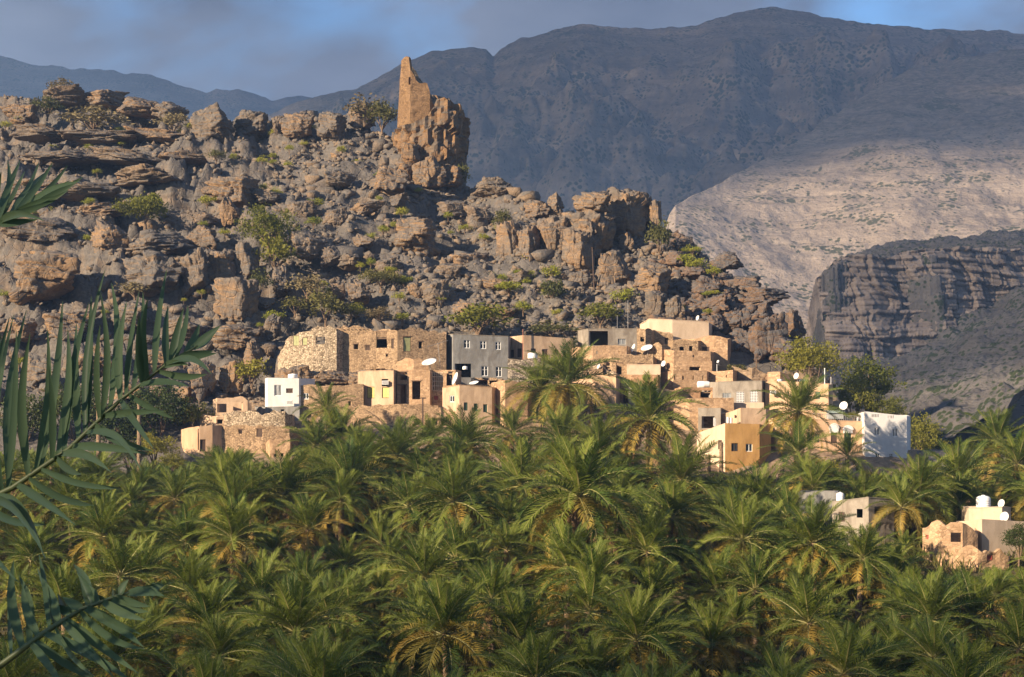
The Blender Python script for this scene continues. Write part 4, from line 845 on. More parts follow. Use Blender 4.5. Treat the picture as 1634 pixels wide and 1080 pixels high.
def tank(px0, px1, r0, r1, Y, label, flat=False):
    w = (px1-px0)/F*Y/2; b_ = P((px0+px1)/2, r1, Y+w); h = (r1-r0)/F*Y
    root = empty('water_tank', b_, label, 'water tank')
    mb = MB(); pr = [(.01, 0), (w*.96, 0), (w, h*.05)]
    for i in range(4): z = h*(.08+.16*i); pr += [(w, z), (w*1.03, z+h*.03), (w*1.03, z+h*.07), (w, z+h*.1)]
    pr += [(w, h*.76), (w*.9, h*.86), (w*.6, h*.94), (w*.25, h*.97)]
    mb.lathe(pr, 20); mb.build('tank_body', MAT['white_paint'], root, smooth=True)
    mb = MB(); mb.lathe([(w*.27, h*.95), (w*.27, h*1.0), (w*.2, h*1.02), (.01, h*1.02)], 14); mb.build('lid', MAT['white_paint'], root)
def lying_tank(px0, px1, r0, r1, Y, label):
    L = (px1-px0)/F*Y; r = (r1-r0)/F*Y/2; c = P((px0+px1)/2, (r0+r1)/2, Y); root = empty('fallen_tank', c-Vector((0, 0, r)), label, 'water tank')
    rot = Euler((0, math.pi/2, .12)).to_matrix(); mb = MB(); mb.lathe([(.01, -L/2), (r*.9, -L/2), (r, -L/2+.08), (r, -L*.1), (r*1.03, -L*.08), (r, -L*.05), (r, L*.3), (r*.85, L*.42), (r*.5, L*.49), (.01, L/2)], 18, c, rot); mb.build('tank_body', MAT['white_paint'], root, root.location, True)
    mb = MB(); mb.lathe([(r*.25, -L/2-.05), (r*.25, -L/2+.02)], 10, c, rot); mb.add([c+rot@Vector((r*.25*math.cos(k*.628), r*.25*math.sin(k*.628), -L/2-.05)) for k in range(10)], [tuple(range(10))]); mb.build('lid', MAT['white_paint'], root, root.location)
def pole(px, r0, r1, Y, label, mat='steel', rad=.06, name='pole', lean=0., arm=None):
    a = P(px, r1, Y); b_ = P(px+lean, r0, Y); root = empty(name, a, label, 'pole'); mb = MB(); mb.tube([a-Vector((0, 0, .6)), b_], [rad, rad*.8], 7); mb.build('shaft', MAT[mat], root, a)
    if arm:
        for z, l in arm: MB().tube([b_-Vector((l, 0, z)), b_-Vector((-l, 0, z))], rad*.6, 5).build('crossarm', MAT[mat], root, a)
    else: MB().lathe([(rad*1.3, -.05), (rad*1.3, .06), (.01, .08)], 8, b_).build('cap', MAT[mat], root, a)
def ac(px, row, Y, label, w=.85):
    c = P(px, row, Y); root = empty('air_conditioner', c, label, 'air conditioner'); MB().box(c+Vector((-w/2, -.5, -.3)), (w, 0, 0), (0, .6, 0), (0, 0, .6)).build('casing', MAT['white_paint'], root, c)
    mb = MB()
    for i in range(5): mb.box(c+Vector((-w/2+.06, -.53, -.22+i*.1)), (w-.12, 0, 0), (0, .025, 0), (0, 0, .05))
    mb.build('grille', MAT['steel'], root, c)
A1 = -.9
dish(686, 580.5, 253.5, 2.4, -.5, 1.05, 'large tilted satellite dish facing the sky on the porch slab')
dish(729, 605, 250, 2.1, -1.25, .35, 'edge-on satellite dish leaning at the corner house roof edge')
dish(757, 612.5, 250, 1.5, -.6, 1.15, 'flat-lying satellite dish on the corner house roof')
dish(1012, 556, 266, 1.5, -1.3, .35, 'edge-on satellite dish above the cream wall panel')
dish(1033, 557, 266, 2.0, -.6, 1.0, 'long pale satellite dish tilted skywards above the cream wall panel')
dish(956, 585, 260, .9, -1.2, .4, 'small edge-on dish beside the collapsed stone corner')
dish(1059.5, 580.5, 262, 1.0, -.9, .3, 'white dish in front of the arched mud house')
dish(1114, 507.5, 279.5, .9, -1.1, .25, 'small white dish on the highest cream building')
dish(1271.5, 600, 249.5, 1.0, -.9, .3, 'white dish on the tan house by the big crown palm')
dish(1347, 648, 242.5, 1.35, -.7, .35, 'round white dish above the peach house railing')
dish(1599, 803.5, 180, .9, -1.0, .3, 'small upright dish behind the large domed white tank')
dish(1604, 825, 177.5, 1.1, -.9, .3, 'half-round dish against the cream block wall')
dish(1146, 577, 262, .5, -.9, .4, 'tiny dish on the ochre terrace wall')
tank(842, 858, 562, 572, 263.4, 'squat white water tank in front of the low tan block house')
tank(459.5, 475, 596, 603.5, 251, 'low white tank on the roof of the small white house')
tank(1558, 1580.5, 790, 811, 181, 'large white domed tank on the cream flat-roofed block')
tank(1334.5, 1347, 785, 801, 182.5, 'white tank on the half-sunk grey palm house')
tank(738, 746, 584, 589.5, 254, 'tiny white tank on the porch slab by the tilted dish')
lying_tank(1113, 1134, 608, 619.5, 253.4, 'white tank lying on its side on the loggia house roof')
lying_tank(1276, 1288.5, 605, 612, 250.5, 'small white tank lying on the tan house roof')
tank(1240, 1248, 604.5, 609.5, 254, 'tiny white tank beside the small ochre hut')
ac(615, 610.5, 249.6, 'air conditioner set into the arched niche of the yellow-screen house', 1.0)
ac(462, 642, 248.6, 'air conditioner at the foot of the small white house wall')
ac(1233, 626, 249.5, 'air conditioner on the stone end of the tan house')
ac(1215.5, 681, 238, 'air conditioner high in the dark passage by the ochre house')
pole(834.5, 526, 574, 264.8, 'dark rusty pole in front of the low tan block house', 'rust', .09)
pole(1002, 480, 530, 272, 'thin tall mast behind the open-roomed concrete house', 'steel', .05)
pole(985, 504, 528, 273, 'short thin pipe behind the open-roomed concrete house', 'steel', .04)
pole(1316, 588, 614, 250, 'tall white pole on the tan house roof', 'white_paint', .08)
pole(1326, 602, 616, 251, 'short white pipe at the tan house corner', 'white_paint', .05)
pole(674.5, 634, 690, 245.4, 'dark wooden pole in front of the porch house', 'dark_wood', .14, arm=[(.1, .5)])
pole(1207, 572, 590, 263, 'wooden utility pole by the dark boulders behind the rubble bank', 'wood', .1, arm=[(.15, .45), (.6, .4)])
pole(1144, 582, 592, 262, 'short white pipe on the ochre annex', 'white_paint', .05)
pole(948, 395, 455, 292, 'dead black tree trunk leaning on the slope', 'dark_wood', .12, 'dead_trunk', -3)
# roof antenna on the porch slab
a = P(741, 588, 253.5); b_ = P(697.5+1, 548, 253.5); tp = P(698, 546, 253.5)
root = empty('antenna', P(702, 588, 253.5), 'old television aerial with long boom standing before the mud-brick house', 'antenna'); og = root.location.copy()
MB().tube([P(703, 588, 253.5), P(698.5, 547, 253.5)], .035, 6).build('mast', MAT['steel'], root, og)
MB().tube([P(682, 553, 253), P(715, 543, 254)], .03, 5).build('boom', MAT['steel'], root, og)
for i in range(6):
    c = P(683+i*6, 552.7-i*1.85, 253+i*.18); MB().tube([c+Vector((0, -.45, -.12-.18*(i == 0))), c+Vector((0, .45, .12+.18*(i == 0)))], .018, 4).build('element', MAT['steel'], root, og)
# railing, roof shed and plants on the peach house
root = empty('roof_railing', P(1330, 669, 240.8), 'dark metal railing along the peach house roof edge', 'railing'); og = root.location.copy()
for i in range(24):
    c = P(1297+i*3.05, 668.5+i*.2, 240.05); MB().tube([c, c+Vector((0, 0, .85))], .03, 4).build('baluster', MAT['steel'], root, og)
MB().tube([P(1297, 659.3, 240.05), P(1367.5, 663.9, 240.05)], .04, 5).build('handrail', MAT['steel'], root, og)
root = empty('roof_shed', P(1334, 668, 244), 'pale teal sheet-roofed shed on the peach house roof', 'shed'); og = root.location.copy()
MB().box(P(1323, 668, 243), (2.1, 0, 0), (0, 2, 0), (0, 0, 1.0)).build('wall', MAT['grey_paint'], root, og)
MB().box(P(1321, 658.5, 242.7), (2.5, 0, 0), (0, 2.6, .25), (0, 0, .08)).build('roof', MAT['teal_sheet'], root, og)
# white arched heads over the peach house windows
for (x0, x1, r0, r1) in ((1324, 1338, 677, 690), (1346, 1360.5, 680, 691)):
    c = P((x0+x1)/2, r1, 239.72); w = (x1-x0)/F*240/2; h = (r1-r0)/F*240; n = 12; root = empty('arched_window_head', c, 'white arched panel over the dark window of the peach house' if x0 < 1340 else 'white arched panel over the green door of the peach house', 'window head')
    pr = [(-w, 0)]+[(w*math.cos(math.pi-math.pi*i/n), h*.45+h*.55*math.sin(math.pi*i/n)) for i in range(n+1)]+[(w, 0)]
    v = [Vector((x, -.06, z)) for x, z in pr]+[Vector((x, .25, z)) for x, z in pr]; k = len(pr)
    mb = MB(); mb.add(v, [tuple(range(k))[::-1], tuple(range(k, 2*k))]+[(i, (i+1) % k, (i+1) % k+k, i+k) for i in range(k)]); mb.build('panel', MAT['white'], root)
    pr2 = [(x*1.12, z*1.08) for x, z in pr[1:-1]]; MB().tube([(x, -.05, z) for x, z in pr2], .06, 5).build('moulding', MAT['white_paint'], root)
# laundry-white sheets by the garage
for (x0, x1, r0, r1, Y, lb) in ((1138, 1143, 666, 680, 240.5, 'white sheet hanging beside the garage opening'), (1158, 1169, 665, 676, 239.5, 'white cloth panel on the ochre house roof')):
    c = P(x0, r1, Y); w = (x1-x0)/F*Y; h = (r1-r0)/F*Y; v = []; n = 8
    for i in range(n+1):
        for z in (0, h): v.append((c.x+w*i/n, c.y+.12*math.sin(i*1.7), c.z+z*(1-.15*i/n)))
    v += [(x, y+.03, z) for x, y, z in v]; k = 2*(n+1); f = []
    for i in range(n): f += [(2*i, 2*i+2, 2*i+3, 2*i+1), (2*i+k, 2*i+1+k, 2*i+3+k, 2*i+2+k)]
    tag(obj('hanging_sheet', mesh('hanging_sheet', v, f), MAT['white']), lb, 'sheet')
lb = P(634, 600, 251.2)

# ------------------------------------------------------------------ date palms
def frond_mesh(seed, bend, twist, L=1.0, n=46, dead=False):
    r = random.Random(seed); v = []; f = []; pts = []; a = 0.0; x = z = 0.0; K = 12
    for i in range(K+1):
        t = i/K; pts.append((x, z, a)); a = -bend*(t+1/K)**1.5; x += math.cos(a)/K; z += math.sin(a)/K
    def at(t):
        q = t*K; i = min(int(q), K-1); u = q-i; p0, p1 = pts[i], pts[i+1]; return p0[0]+(p1[0]-p0[0])*u, p0[1]+(p1[1]-p0[1])*u, p0[2]+(p1[2]-p0[2])*u
    for i in range(K+1):                               # midrib
        w = .011*(1-i/K)+.0022; x, z, a = pts[i]; v += [(x, -w, z), (x, w, z), (x, 0, z+w*1.2)]
    for i in range(K):
        for k in range(3): f.append((3*i+k, 3*i+(k+1) % 3, 3*i+3+(k+1) % 3, 3*i+3+k))
    nm = len(f)
    for sd in (-1, 1):
        for i in range(n):
            t = .10+.89*(i+r.uniform(-.3, .3))/n; t = min(max(t, .06), .995)
            x, z, a = at(t); ln = .24*(min(1, (t-.03)/.22))**.7*(1-.62*max(0, (t-.45)/.55)**1.4)*r.uniform(.85, 1.1)
            if dead: ln *= r.uniform(.5, 1)
            fw = math.radians(56-24*t+r.uniform(-7, 7)); up = math.radians((26 if i % 2 else 8)+r.uniform(-9, 9)-(38 if dead else 0))
            d = Vector((math.cos(fw), sd*math.sin(fw)*math.cos(up), math.sin(fw)*math.sin(up)))
            d = Matrix.Rotation(-a, 3, 'Y') @ d; o = Vector((x, 0, z)); w = Vector((math.cos(a), 0, math.sin(a)))*.0098
            md = o+d*ln*.55; tp = o+d*ln+Vector((0, 0, -ln*.16)); b0 = len(v); v += [tuple(o-w*.7), tuple(o+w*.7), tuple(md+w), tuple(md-w), tuple(tp)]; f += [(b0, b0+1, b0+2, b0+3), (b0+3, b0+2, b0+4)]
    me = mesh('frond', v, f); me.materials.append(MAT['palm_dead' if dead else 'palm_green']); return me, nm
FR = {}
for kind, (mat, bends) in {'green': ('palm_green', (.45, .8, 1.1, 1.4, 1.75)), 'yellow': ('palm_yellow', (.9, 1.2, 1.5)), 'dead': ('palm_dead', (.5, .9, .3))}.items():
    FR[kind] = []
    for i, bd in enumerate(bends):
        me, nm = frond_mesh(40+i, bd, 0, dead=kind == 'dead'); me.materials.clear(); me.materials.append(MAT[mat]); me.materials.append(MAT['rachis' if kind != 'dead' else 'palm_dead'])
        mi = np.zeros(len(me.polygons), np.int32); mi[:nm] = 1; me.polygons.foreach_set('material_index', mi); FR[kind].append(me)
def trunk_mesh(seed):
    r = random.Random(seed); v = []; f = []; n = 9; K = 22
    for i in range(K+1):
        t = i/K
        for s_, dr in ((0, .0), (1, .16)):
            if i == K and s_: continue
            rad = (.26-.05*t+(.07 if t < .06 else 0))*(1+dr)
            for k in range(n): a = 2*math.pi*(k+.5*(i % 2))/n; q = rad*(1+r.uniform(-.08, .08)); v.append((q*math.cos(a), q*math.sin(a), t+(s_*.85)/K))
    m_ = len(v)//n
    for i in range(m_-1):
        for k in range(n): f.append((i*n+k, i*n+(k+1) % n, (i+1)*n+(k+1) % n, (i+1)*n+k))
    f.append(tuple(range((m_-1)*n, m_*n)))
    me = mesh('trunk', v, f); me.materials.append(MAT['palm_trunk']); return me
TR = [trunk_mesh(i) for i in range(3)]
GR = 'date palms of the grove'
PLAB = 'date palm with feathery arching green fronds standing in the grove'
def palm(x, y, zc, L, nf=30, label=None, old=.2, dead=0, lean=0., lift=0., name='date_palm'):
    """zc: height of the crown's heart; fronds of length L spring from it"""
    g = min(float(gz(y))-.3, zc-1.0) if y < 228 else tz(x, y)-.4
    h = max(zc-g, .8); root = empty(name, (x, y, g), label or PLAB, 'palm tree', None if label else GR)
    t = obj('trunk', TR[rnd.randrange(3)], None, root); t.scale = (1, 1, h); t.rotation_euler = (rnd.uniform(-.03, .03)+0, lean, rnd.uniform(0, 6.28))
    root.rotation_euler = (rnd.uniform(-.1, .1), rnd.uniform(-.1, .1), 0) if y < 228 else (0, 0, 0)
    top = Vector((0, 0, h)); a0 = rnd.uniform(0, 6.28)
    for i in range(nf):
        q = (i+.5)/nf; az = a0+i*2.39996+rnd.uniform(-.15, .15); el = math.radians(86-116*q**.9+lift+rnd.uniform(-7, 7))
        kd = 'yellow' if q > 1-old and rnd.random() < .75 else 'green'
        me = FR[kd][min(len(FR[kd])-1, max(0, int((q*4.2 if kd == 'green' else rnd.random()*3)+rnd.uniform(-.6, .6))))]
        fo = obj('frond', me, None, root); s = L*(.72+.28*min(1, q*3))*rnd.uniform(.88, 1.08); fo.scale = (s, s*rnd.uniform(.9, 1.1), s); fo.location = top+Vector((.12*math.cos(az), .12*math.sin(az), .25-.5*q)); fo.rotation_euler = (rnd.uniform(-.35, .35), -el, az)
    for i in range(dead):
        az = rnd.uniform(0, 6.28); fo = obj('dead_frond', FR['dead'][i % 3], None, root); s = L*rnd.uniform(.75, 1); fo.scale = (s, s*.7, s); fo.location = top+Vector((.15*math.cos(az), .15*math.sin(az), -.35)); fo.rotation_euler = (0, math.radians(rnd.uniform(48, 74)), az)
    return root
def palm_label(y, old, dead):
    zn = 'on the lowest grove terraces' if y < 125 else ('in the middle of the grove' if y < 190 else 'on the upper grove terraces')
    lk_ = 'date palm with dead brown fronds hanging ' if dead else ('date palm with many yellowing lower fronds ' if old > .25 else ('date palm with a few yellowed lower fronds ' if old > .15 else 'date palm with an almost wholly green crown '))
    return lk_+zn
placed = []
def palm_px(px, row, r_px, Y, **k):
    c = P(px, row, Y); placed.append((c.x, Y)); return palm(c.x, Y, c.z, r_px/F*Y*1.18, **k)
palm_px(907, 612, 78, 241, nf=44, label='tall full date palm with bright crown in front of the mud houses', dead=5, old=.3)
palm_px(862, 622, 60, 243, nf=34, label='shorter palm leaning against the tall full one before the mud houses', old=.35)
palm_px(1050, 668, 82, 211, nf=46, label='big round-crowned palm with stout trunk beside the ochre house', dead=6, old=.3)
palm_px(1267, 655, 66, 227, nf=44, label='dense palm with hanging yellow lower fronds before the peach house', dead=10, old=.4)
palm_px(1272, 722, 62, 217, nf=24, label='open young palm with few long fronds under the peach house', old=.1, lift=6)
palm_px(1352, 728, 48, 221, nf=20, label='small upright palm before the green door of the peach house', old=.05, lift=10)
palm_px(521, 652, 46, 240, nf=30, label='small palm growing against the low stone house wall')
for a in [(548, 700, 62, 222, 34, 0), (500, 712, 55, 218, 32, 0), (640, 728, 76, 205, 36, 2), (747, 708, 70, 212, 34, 9), (818, 690, 52, 224, 28, 0), (890, 702, 68, 218, 36, 0), (352, 772, 66, 216, 36, 0), (420, 792, 60, 212, 34, 0), (296, 806, 72, 200, 34, 3),
          (690, 705, 50, 222, 30, 0), (1212, 806, 80, 190, 36, 5), (1462, 788, 72, 184, 40, 3), (1590, 705, 62, 222, 36, 4), (1625, 740, 66, 205, 32, 2), (1530, 765, 74, 196, 36, 3), (1300, 866, 80, 150, 38, 4), (1368, 890, 64, 148, 34, 0), (1378, 806, 62, 200, 32, 0), (1432, 800, 56, 206, 30, 0), (960, 715, 64, 208, 34, 0),
          (1085, 765, 84, 188, 36, 2), (830, 775, 84, 186, 36, 2), (560, 770, 84, 188, 36, 3), (460, 790, 84, 180, 36, 2), (720, 800, 88, 172, 36, 3)]:
    lb_ = palm_label(a[3], .2, a[5]); o = palm_px(a[0], a[1], a[2], a[3], nf=a[4]+6, dead=a[5], label=lb_); o['group'] = lb_.replace('date palm', 'date palms').replace(' its ', ' their ')
palm_px(940, 792, 108, 152, nf=50, label='tall palm with a skirt of dead hanging fronds round its trunk', dead=16, old=.3)
ENV = np.array([(-300, 715), (0, 712), (200, 715), (285, 742), (300, 712), (360, 700), (420, 714), (455, 742), (475, 690), (520, 655), (560, 662), (620, 680), (740, 668), (800, 672), (900, 676), (960, 692), (1000, 672), (1100, 680), (1112, 752), (1222, 756), (1235, 705), (1300, 712), (1375, 745), (1460, 752), (1500, 728), (1560, 700), (1634, 690), (2000, 690)])
r2 = random.Random(11); tries = 0
while len(placed) < 335 and tries < 90000:
    tries += 1
    y = math.sqrt(r2.uniform(84**2, 229**2)); px = r2.uniform(-90, 1725); x = (px-CX)/F*y
    if any((x-a)**2+(y-b)**2 < 5.6**2 for a, b in placed): continue
    L = r2.choice((3.2, 4.0, 4.4, 4.8, 5.2))*r2.uniform(.93, 1.07); zc = float(gz(y))+r2.uniform(1.6, 6.8)*(.6 if L < 4 else 1); top = zc+L*.85; rowtop = HY-top*F/y; lim = max(float(np.interp(px+q_*L*F/y, ENV[:, 0], ENV[:, 1])) for q_ in (-.55, -.3, 0, .3, .55))
    if 1235 < px < 1460 and y < 178: lim = 842 if px > 1335 else 818
    if 1460 <= px < 1680 and y < 174: lim = 900
    if 1262 < px < 1432 and 176 <= y < 192: continue
    if 1462 < px < 1640 and 166 <= y < 190: continue
    if rowtop < lim:
        zc = (HY-lim)/F*y-L*.85
        if zc-float(gz(y)) < .9: L *= .75; zc = (HY-lim)/F*y-L*.85
    if zc-float(gz(y)) < .6: continue
    od_, dd_ = r2.choice((.12, .2, .3, .45)), r2.choice((0, 0, 0, 4, 8)); lb_ = palm_label(y, od_, dd_)
    placed.append((x, y)); o = palm(x, y, zc, L, r2.choice((30, 36, 40, 44)), lift=r2.uniform(-6, 10), old=od_, dead=dd_, label=lb_); o['group'] = lb_.replace('date palm', 'date palms').replace(' its ', ' their ')
# offshoots, grass and weeds filling the grove floor
ru = np.random.RandomState(3); N_ = 15000; yy_ = np.sqrt(ru.uniform(70**2, 233**2, N_)); xx_ = (ru.uniform(-120, 1760, N_)-CX)/F*yy_; zz_ = gz(yy_)-.1; hh_ = ru.uniform(.5, 1.9, N_)*(.4+.9*sstep(-.4, .4, fbm(xx_*.12, yy_*.12, 0, 2, 5))); V = []
for k in range(8):
    a_ = ru.uniform(0, 6.28, N_); ln_ = hh_*ru.uniform(.6, 1.1, N_); sp = ru.uniform(.15, .9, N_); d_ = np.stack([np.cos(a_)*sp, np.sin(a_)*sp, np.ones(N_)], 1)*ln_[:, None]; o_ = np.stack([xx_+ru.normal(0, .25, N_), yy_+ru.normal(0, .25, N_), zz_], 1); w_ = np.stack([-np.sin(a_), np.cos(a_), 0*a_], 1)*.07
    V.append(np.stack([o_-w_, o_+w_, o_+d_*.6+w_*.8+[0, 0, .05], o_+d_+[0, 0, -.12]], 1).reshape(-1, 3))
V = np.concatenate(V); tag(obj('undergrowth', mesh('undergrowth', V, np.arange(len(V)).reshape(-1, 4)), MAT['shrub_dull']), 'rank green undergrowth between the palm trunks', 'undergrowth', kind='stuff')
# bare dead trunks at the left
for (px, r0, r1, Y, lb) in ((157, 648, 800, 214, 'tall bare palm trunk with ragged head beside the round tower house'), (222, 640, 760, 222, 'bare palm trunk rising beside the dark trees'), (83, 745, 820, 196, 'short bare palm trunk low among the grove palms'),
                            (1151, 706, 770, 230, 'thin bare palm trunk in front of the ochre house'), (1131, 726, 775, 229, 'short thick palm stump beside the ochre house')):
    c = P(px, r0, Y); g = float(gz(Y))-.3; root = empty('bare_palm_trunk', (c.x, Y, g), lb, 'palm trunk'); t = obj('trunk', TR[0], None, root); t.scale = (1.15, 1.15, c.z-g)
    for i in range(9):
        az = i*2.4; o = obj('frond_stub', FR['dead'][2], None, root); o.scale = (.7, .5, .7); o.location = (0, 0, c.z-g-.1*(i % 3)); o.rotation_euler = (0, -math.radians(40-9*i), az)

# ------------------------------------------------------------------ trees and shrubs
def crown(seed, n_cl, per, ls, flat=.8, hollow=.45, spread=.22, under=-.35):
    r = np.random.RandomState(seed); V = []; cl = []
    while len(cl) < n_cl:
        q = r.normal(0, 1, 3); q /= np.linalg.norm(q); rad = hollow+(1-hollow)*r.rand()**.6; q *= rad*(1+.28*float(fbm(np.array(q[0]*1.6+seed), q[1]*1.6, q[2]*1.6, 2, seed)))
        if q[2] < under: continue
        q[2] *= flat; cl.append(q)
    for c in cl:
        k = per; p = c+r.normal(0, 1, (k, 3))*spread*np.array([1, 1, .7])*r.uniform(.6, 1.2)
        a = r.normal(0, 1, (k, 3)); a /= np.linalg.norm(a, axis=1)[:, None]; b = np.cross(a, r.normal(0, 1, (k, 3))); b /= np.linalg.norm(b, axis=1)[:, None]; s = ls*r.uniform(.6, 1.3, (k, 1))
        V.append(np.stack([p-a*s, p-b*s*.5, p+a*s, p+b*s*.5], 1).reshape(-1, 3))
    V = np.concatenate(V); return V, np.arange(len(V)).reshape(-1, 4), cl
TREES = {}
for i in range(3): TREES['tree', i] = crown(60+i, 95, 46, .045, .85, .35, .13)
for i in range(4): TREES['shrub', i] = crown(80+i, 34, 22, .10, .75, .3, .20, -.1)
for i in range(2): TREES['flat', i] = crown(90+i, 60, 40, .05, .38, .3, .13, -.15)
CM = {}
def tree(px, row, rx, rz, Y, kind, mat, label, group=None, name='tree', cat='tree', base=None):
    """crown centred at that pixel; trunk runs down to the ground"""
    c = P(px, row, Y); R_ = rx/F*Y; Rz = rz/F*Y; g = c.z-Rz*(1.0 if kind == 'shrub' else 1.5) if base is None else base
    root = empty(name, (c.x, Y, g), label, cat, group); k = (kind, rnd.randrange({'tree': 3, 'shrub': 4, 'flat': 2}[kind]), mat)
    V, f, cl = TREES[k[:2]]
    if k not in CM: CM[k] = mesh('crown', V, f); CM[k].materials.append(MAT[mat])
    o = obj('crown', CM[k], None, root); o.location = (0, 0, c.z-g); o.scale = (R_, R_, Rz/(.85 if kind != 'flat' else .4)); o.rotation_euler = (0, 0, rnd.uniform(0, 6.28))
    mb = MB(); h = c.z-g; tr_ = max(.03, R_*.06); fk = Vector((rnd.uniform(-.05, .05)*R_, 0, h*.35 if kind != 'shrub' else h*.12)); mb.tube([(0, 0, -.4), fk], [tr_*1.3, tr_], 6)
    for q in rnd.sample(cl, 7): e = Vector((q[0]*R_*.75, q[1]*R_*.75, h+q[2]*Rz*.7)); m_ = fk.lerp(e, .5)+Vector((0, 0, R_*.08)); mb.tube([fk, m_, e], [tr_*.7, tr_*.45, tr_*.2], 5)
    mb.build('trunk', MAT['bark'], root); return root
tree(1297, 578, 48, 38, 262, 'tree', 'tree_leaf', 'bushy green tree at the foot of the dark boulders', base=-6)
tree(1388, 610, 46, 40, 275, 'tree', 'tree_leaf', 'tall yellow-green tree with open crown behind the white house', base=-9)
tree(1362, 640, 40, 34, 268, 'tree', 'tree_leaf', 'lower green tree between tan house and open-crowned tree', base=-9)
tree(1415, 652, 30, 24, 266, 'tree', 'tree_leaf', 'small tree crown just behind the white house parapet', base=-9)
tree(1472, 700, 34, 38, 256, 'tree', 'tree_leaf', 'olive-brown tree beside the tall white house', base=-9.5)
tree(1500, 722, 26, 24, 262, 'tree', 'tree_dark', 'dark bush tree behind the olive-brown tree by the tall white house', base=-10)
tree(1308, 762, 40, 34, 214, 'tree', 'tree_leaf', 'leafy yellow-green fruit tree below the peach house', base=-12)
tree(1286, 775, 30, 30, 212, 'tree', 'tree_dark', 'dark rounded tree beside the yellow-green fruit tree', base=-12)
tree(1362, 664, 12, 7, 241.5, 'shrub', 'tree_leaf', 'potted greenery behind the peach house railing', name='roof_plant', cat='plant')
tree(255, 655, 55, 48, 245, 'tree', 'tree_dark', 'tall dark tree nearest the round tower house', base=-10)
tree(190, 690, 50, 44, 242, 'tree', 'tree_dark', 'dark tree behind the bare palm trunk', base=-10)
tree(305, 664, 30, 26, 247, 'tree', 'tree_leaf', 'yellow-green tree touching the thin slab roof', base=-8)
tree(120, 650, 55, 45, 244, 'tree', 'tree_dark', 'dark spreading tree at the foot of the ledges', base=-10)
tree(40, 670, 50, 45, 242, 'tree', 'tree_dark', 'dark tree farthest from the round tower house', base=-10)
tree(1625, 860, 26, 24, 168, 'tree', 'tree_dark', 'dark bush beside the collapsed mud ruin', base=-17)
tree(248, 716, 34, 24, 233, 'tree', 'tree_leaf', 'low leafy tree in front of the tall dark tree near the tower house', base=-10.5)
tree(206, 726, 28, 20, 231, 'tree', 'tree_dark', 'low dark tree beside the bare palm trunk', base=-10.5)
tree(272, 742, 24, 18, 230, 'tree', 'tree_leaf', 'small leafy tree at the corner of the rounded tower house', base=-10.5)
def on_hill(px, row, rx, rz, kind, mat, label, group=None, **k):
    Y = depth_at(px, row+rz*.8)
    if Y: x = (px-CX)/F*Y; k_ = 1.3 if mat == 'shrub_bright' else 1.1; return tree(px, row-rz*.15, rx*k_, rz*k_, Y-rx/F*Y*.5-(1.6 if kind == 'shrub' else .5), kind, mat, label, group, **k)
on_hill(430, 372, 40, 34, 'tree', 'tree_leaf', 'large green bush tree growing from the ledges mid-slope', base=None); on_hill(440, 410, 28, 26, 'shrub', 'tree_leaf', 'green bush hanging below the large bush tree on the ledges', name='shrub', cat='shrub')
on_hill(232, 338, 38, 20, 'flat', 'tree_leaf', 'flat-topped acacia on the cap slab of the stepped ledges'); on_hill(608, 446, 30, 12, 'flat', 'shrub_dull', 'umbrella-shaped thorn tree on the slope above the stone houses')
on_hill(765, 515, 46, 24, 'shrub', 'tree_leaf', 'wide green bush behind the grey concrete house', name='shrub', cat='shrub'); on_hill(958, 505, 32, 18, 'shrub', 'tree_leaf', 'green bush behind the open-roomed concrete house', name='shrub', cat='shrub')
on_hill(882, 468, 22, 20, 'shrub', 'shrub_dull', 'dull round bush on the slope above the low tan house', name='shrub', cat='shrub'); on_hill(880, 528, 34, 12, 'shrub', 'shrub_dull', 'spreading dry bush just behind the low tan house', name='shrub', cat='shrub')
on_hill(402, 598, 24, 20, 'shrub', 'tree_leaf', 'bright green bush behind the small white house', name='shrub', cat='shrub'); on_hill(520, 496, 30, 24, 'shrub', 'shrub_dull', 'dull green bush above the pale rubble house', name='shrub', cat='shrub')
for (px, row, rx, rz) in [(98, 142, 20, 13), (10, 135, 16, 14), (75, 175, 22, 16), (150, 195, 45, 18), (275, 200, 24, 16), (585, 180, 30, 20), (610, 190, 24, 22), (735, 285, 14, 18), (1052, 385, 18, 26), (800, 355, 14, 18), (490, 460, 26, 18), (605, 505, 20, 13), (415, 455, 16, 20), (505, 480, 18, 18), (40, 300, 18, 10), (215, 465, 26, 12), (345, 250, 14, 9), (1175, 590, 18, 8), (470, 490, 20, 14), (560, 500, 18, 12)]:
    on_hill(px, row, rx, rz, 'shrub', rnd.choice(('shrub_dull', 'shrub_dry')), 'dull brown-green thorn bush on the rocky hill', 'dull thorn bushes on the rocky hill', name='shrub', cat='shrub')
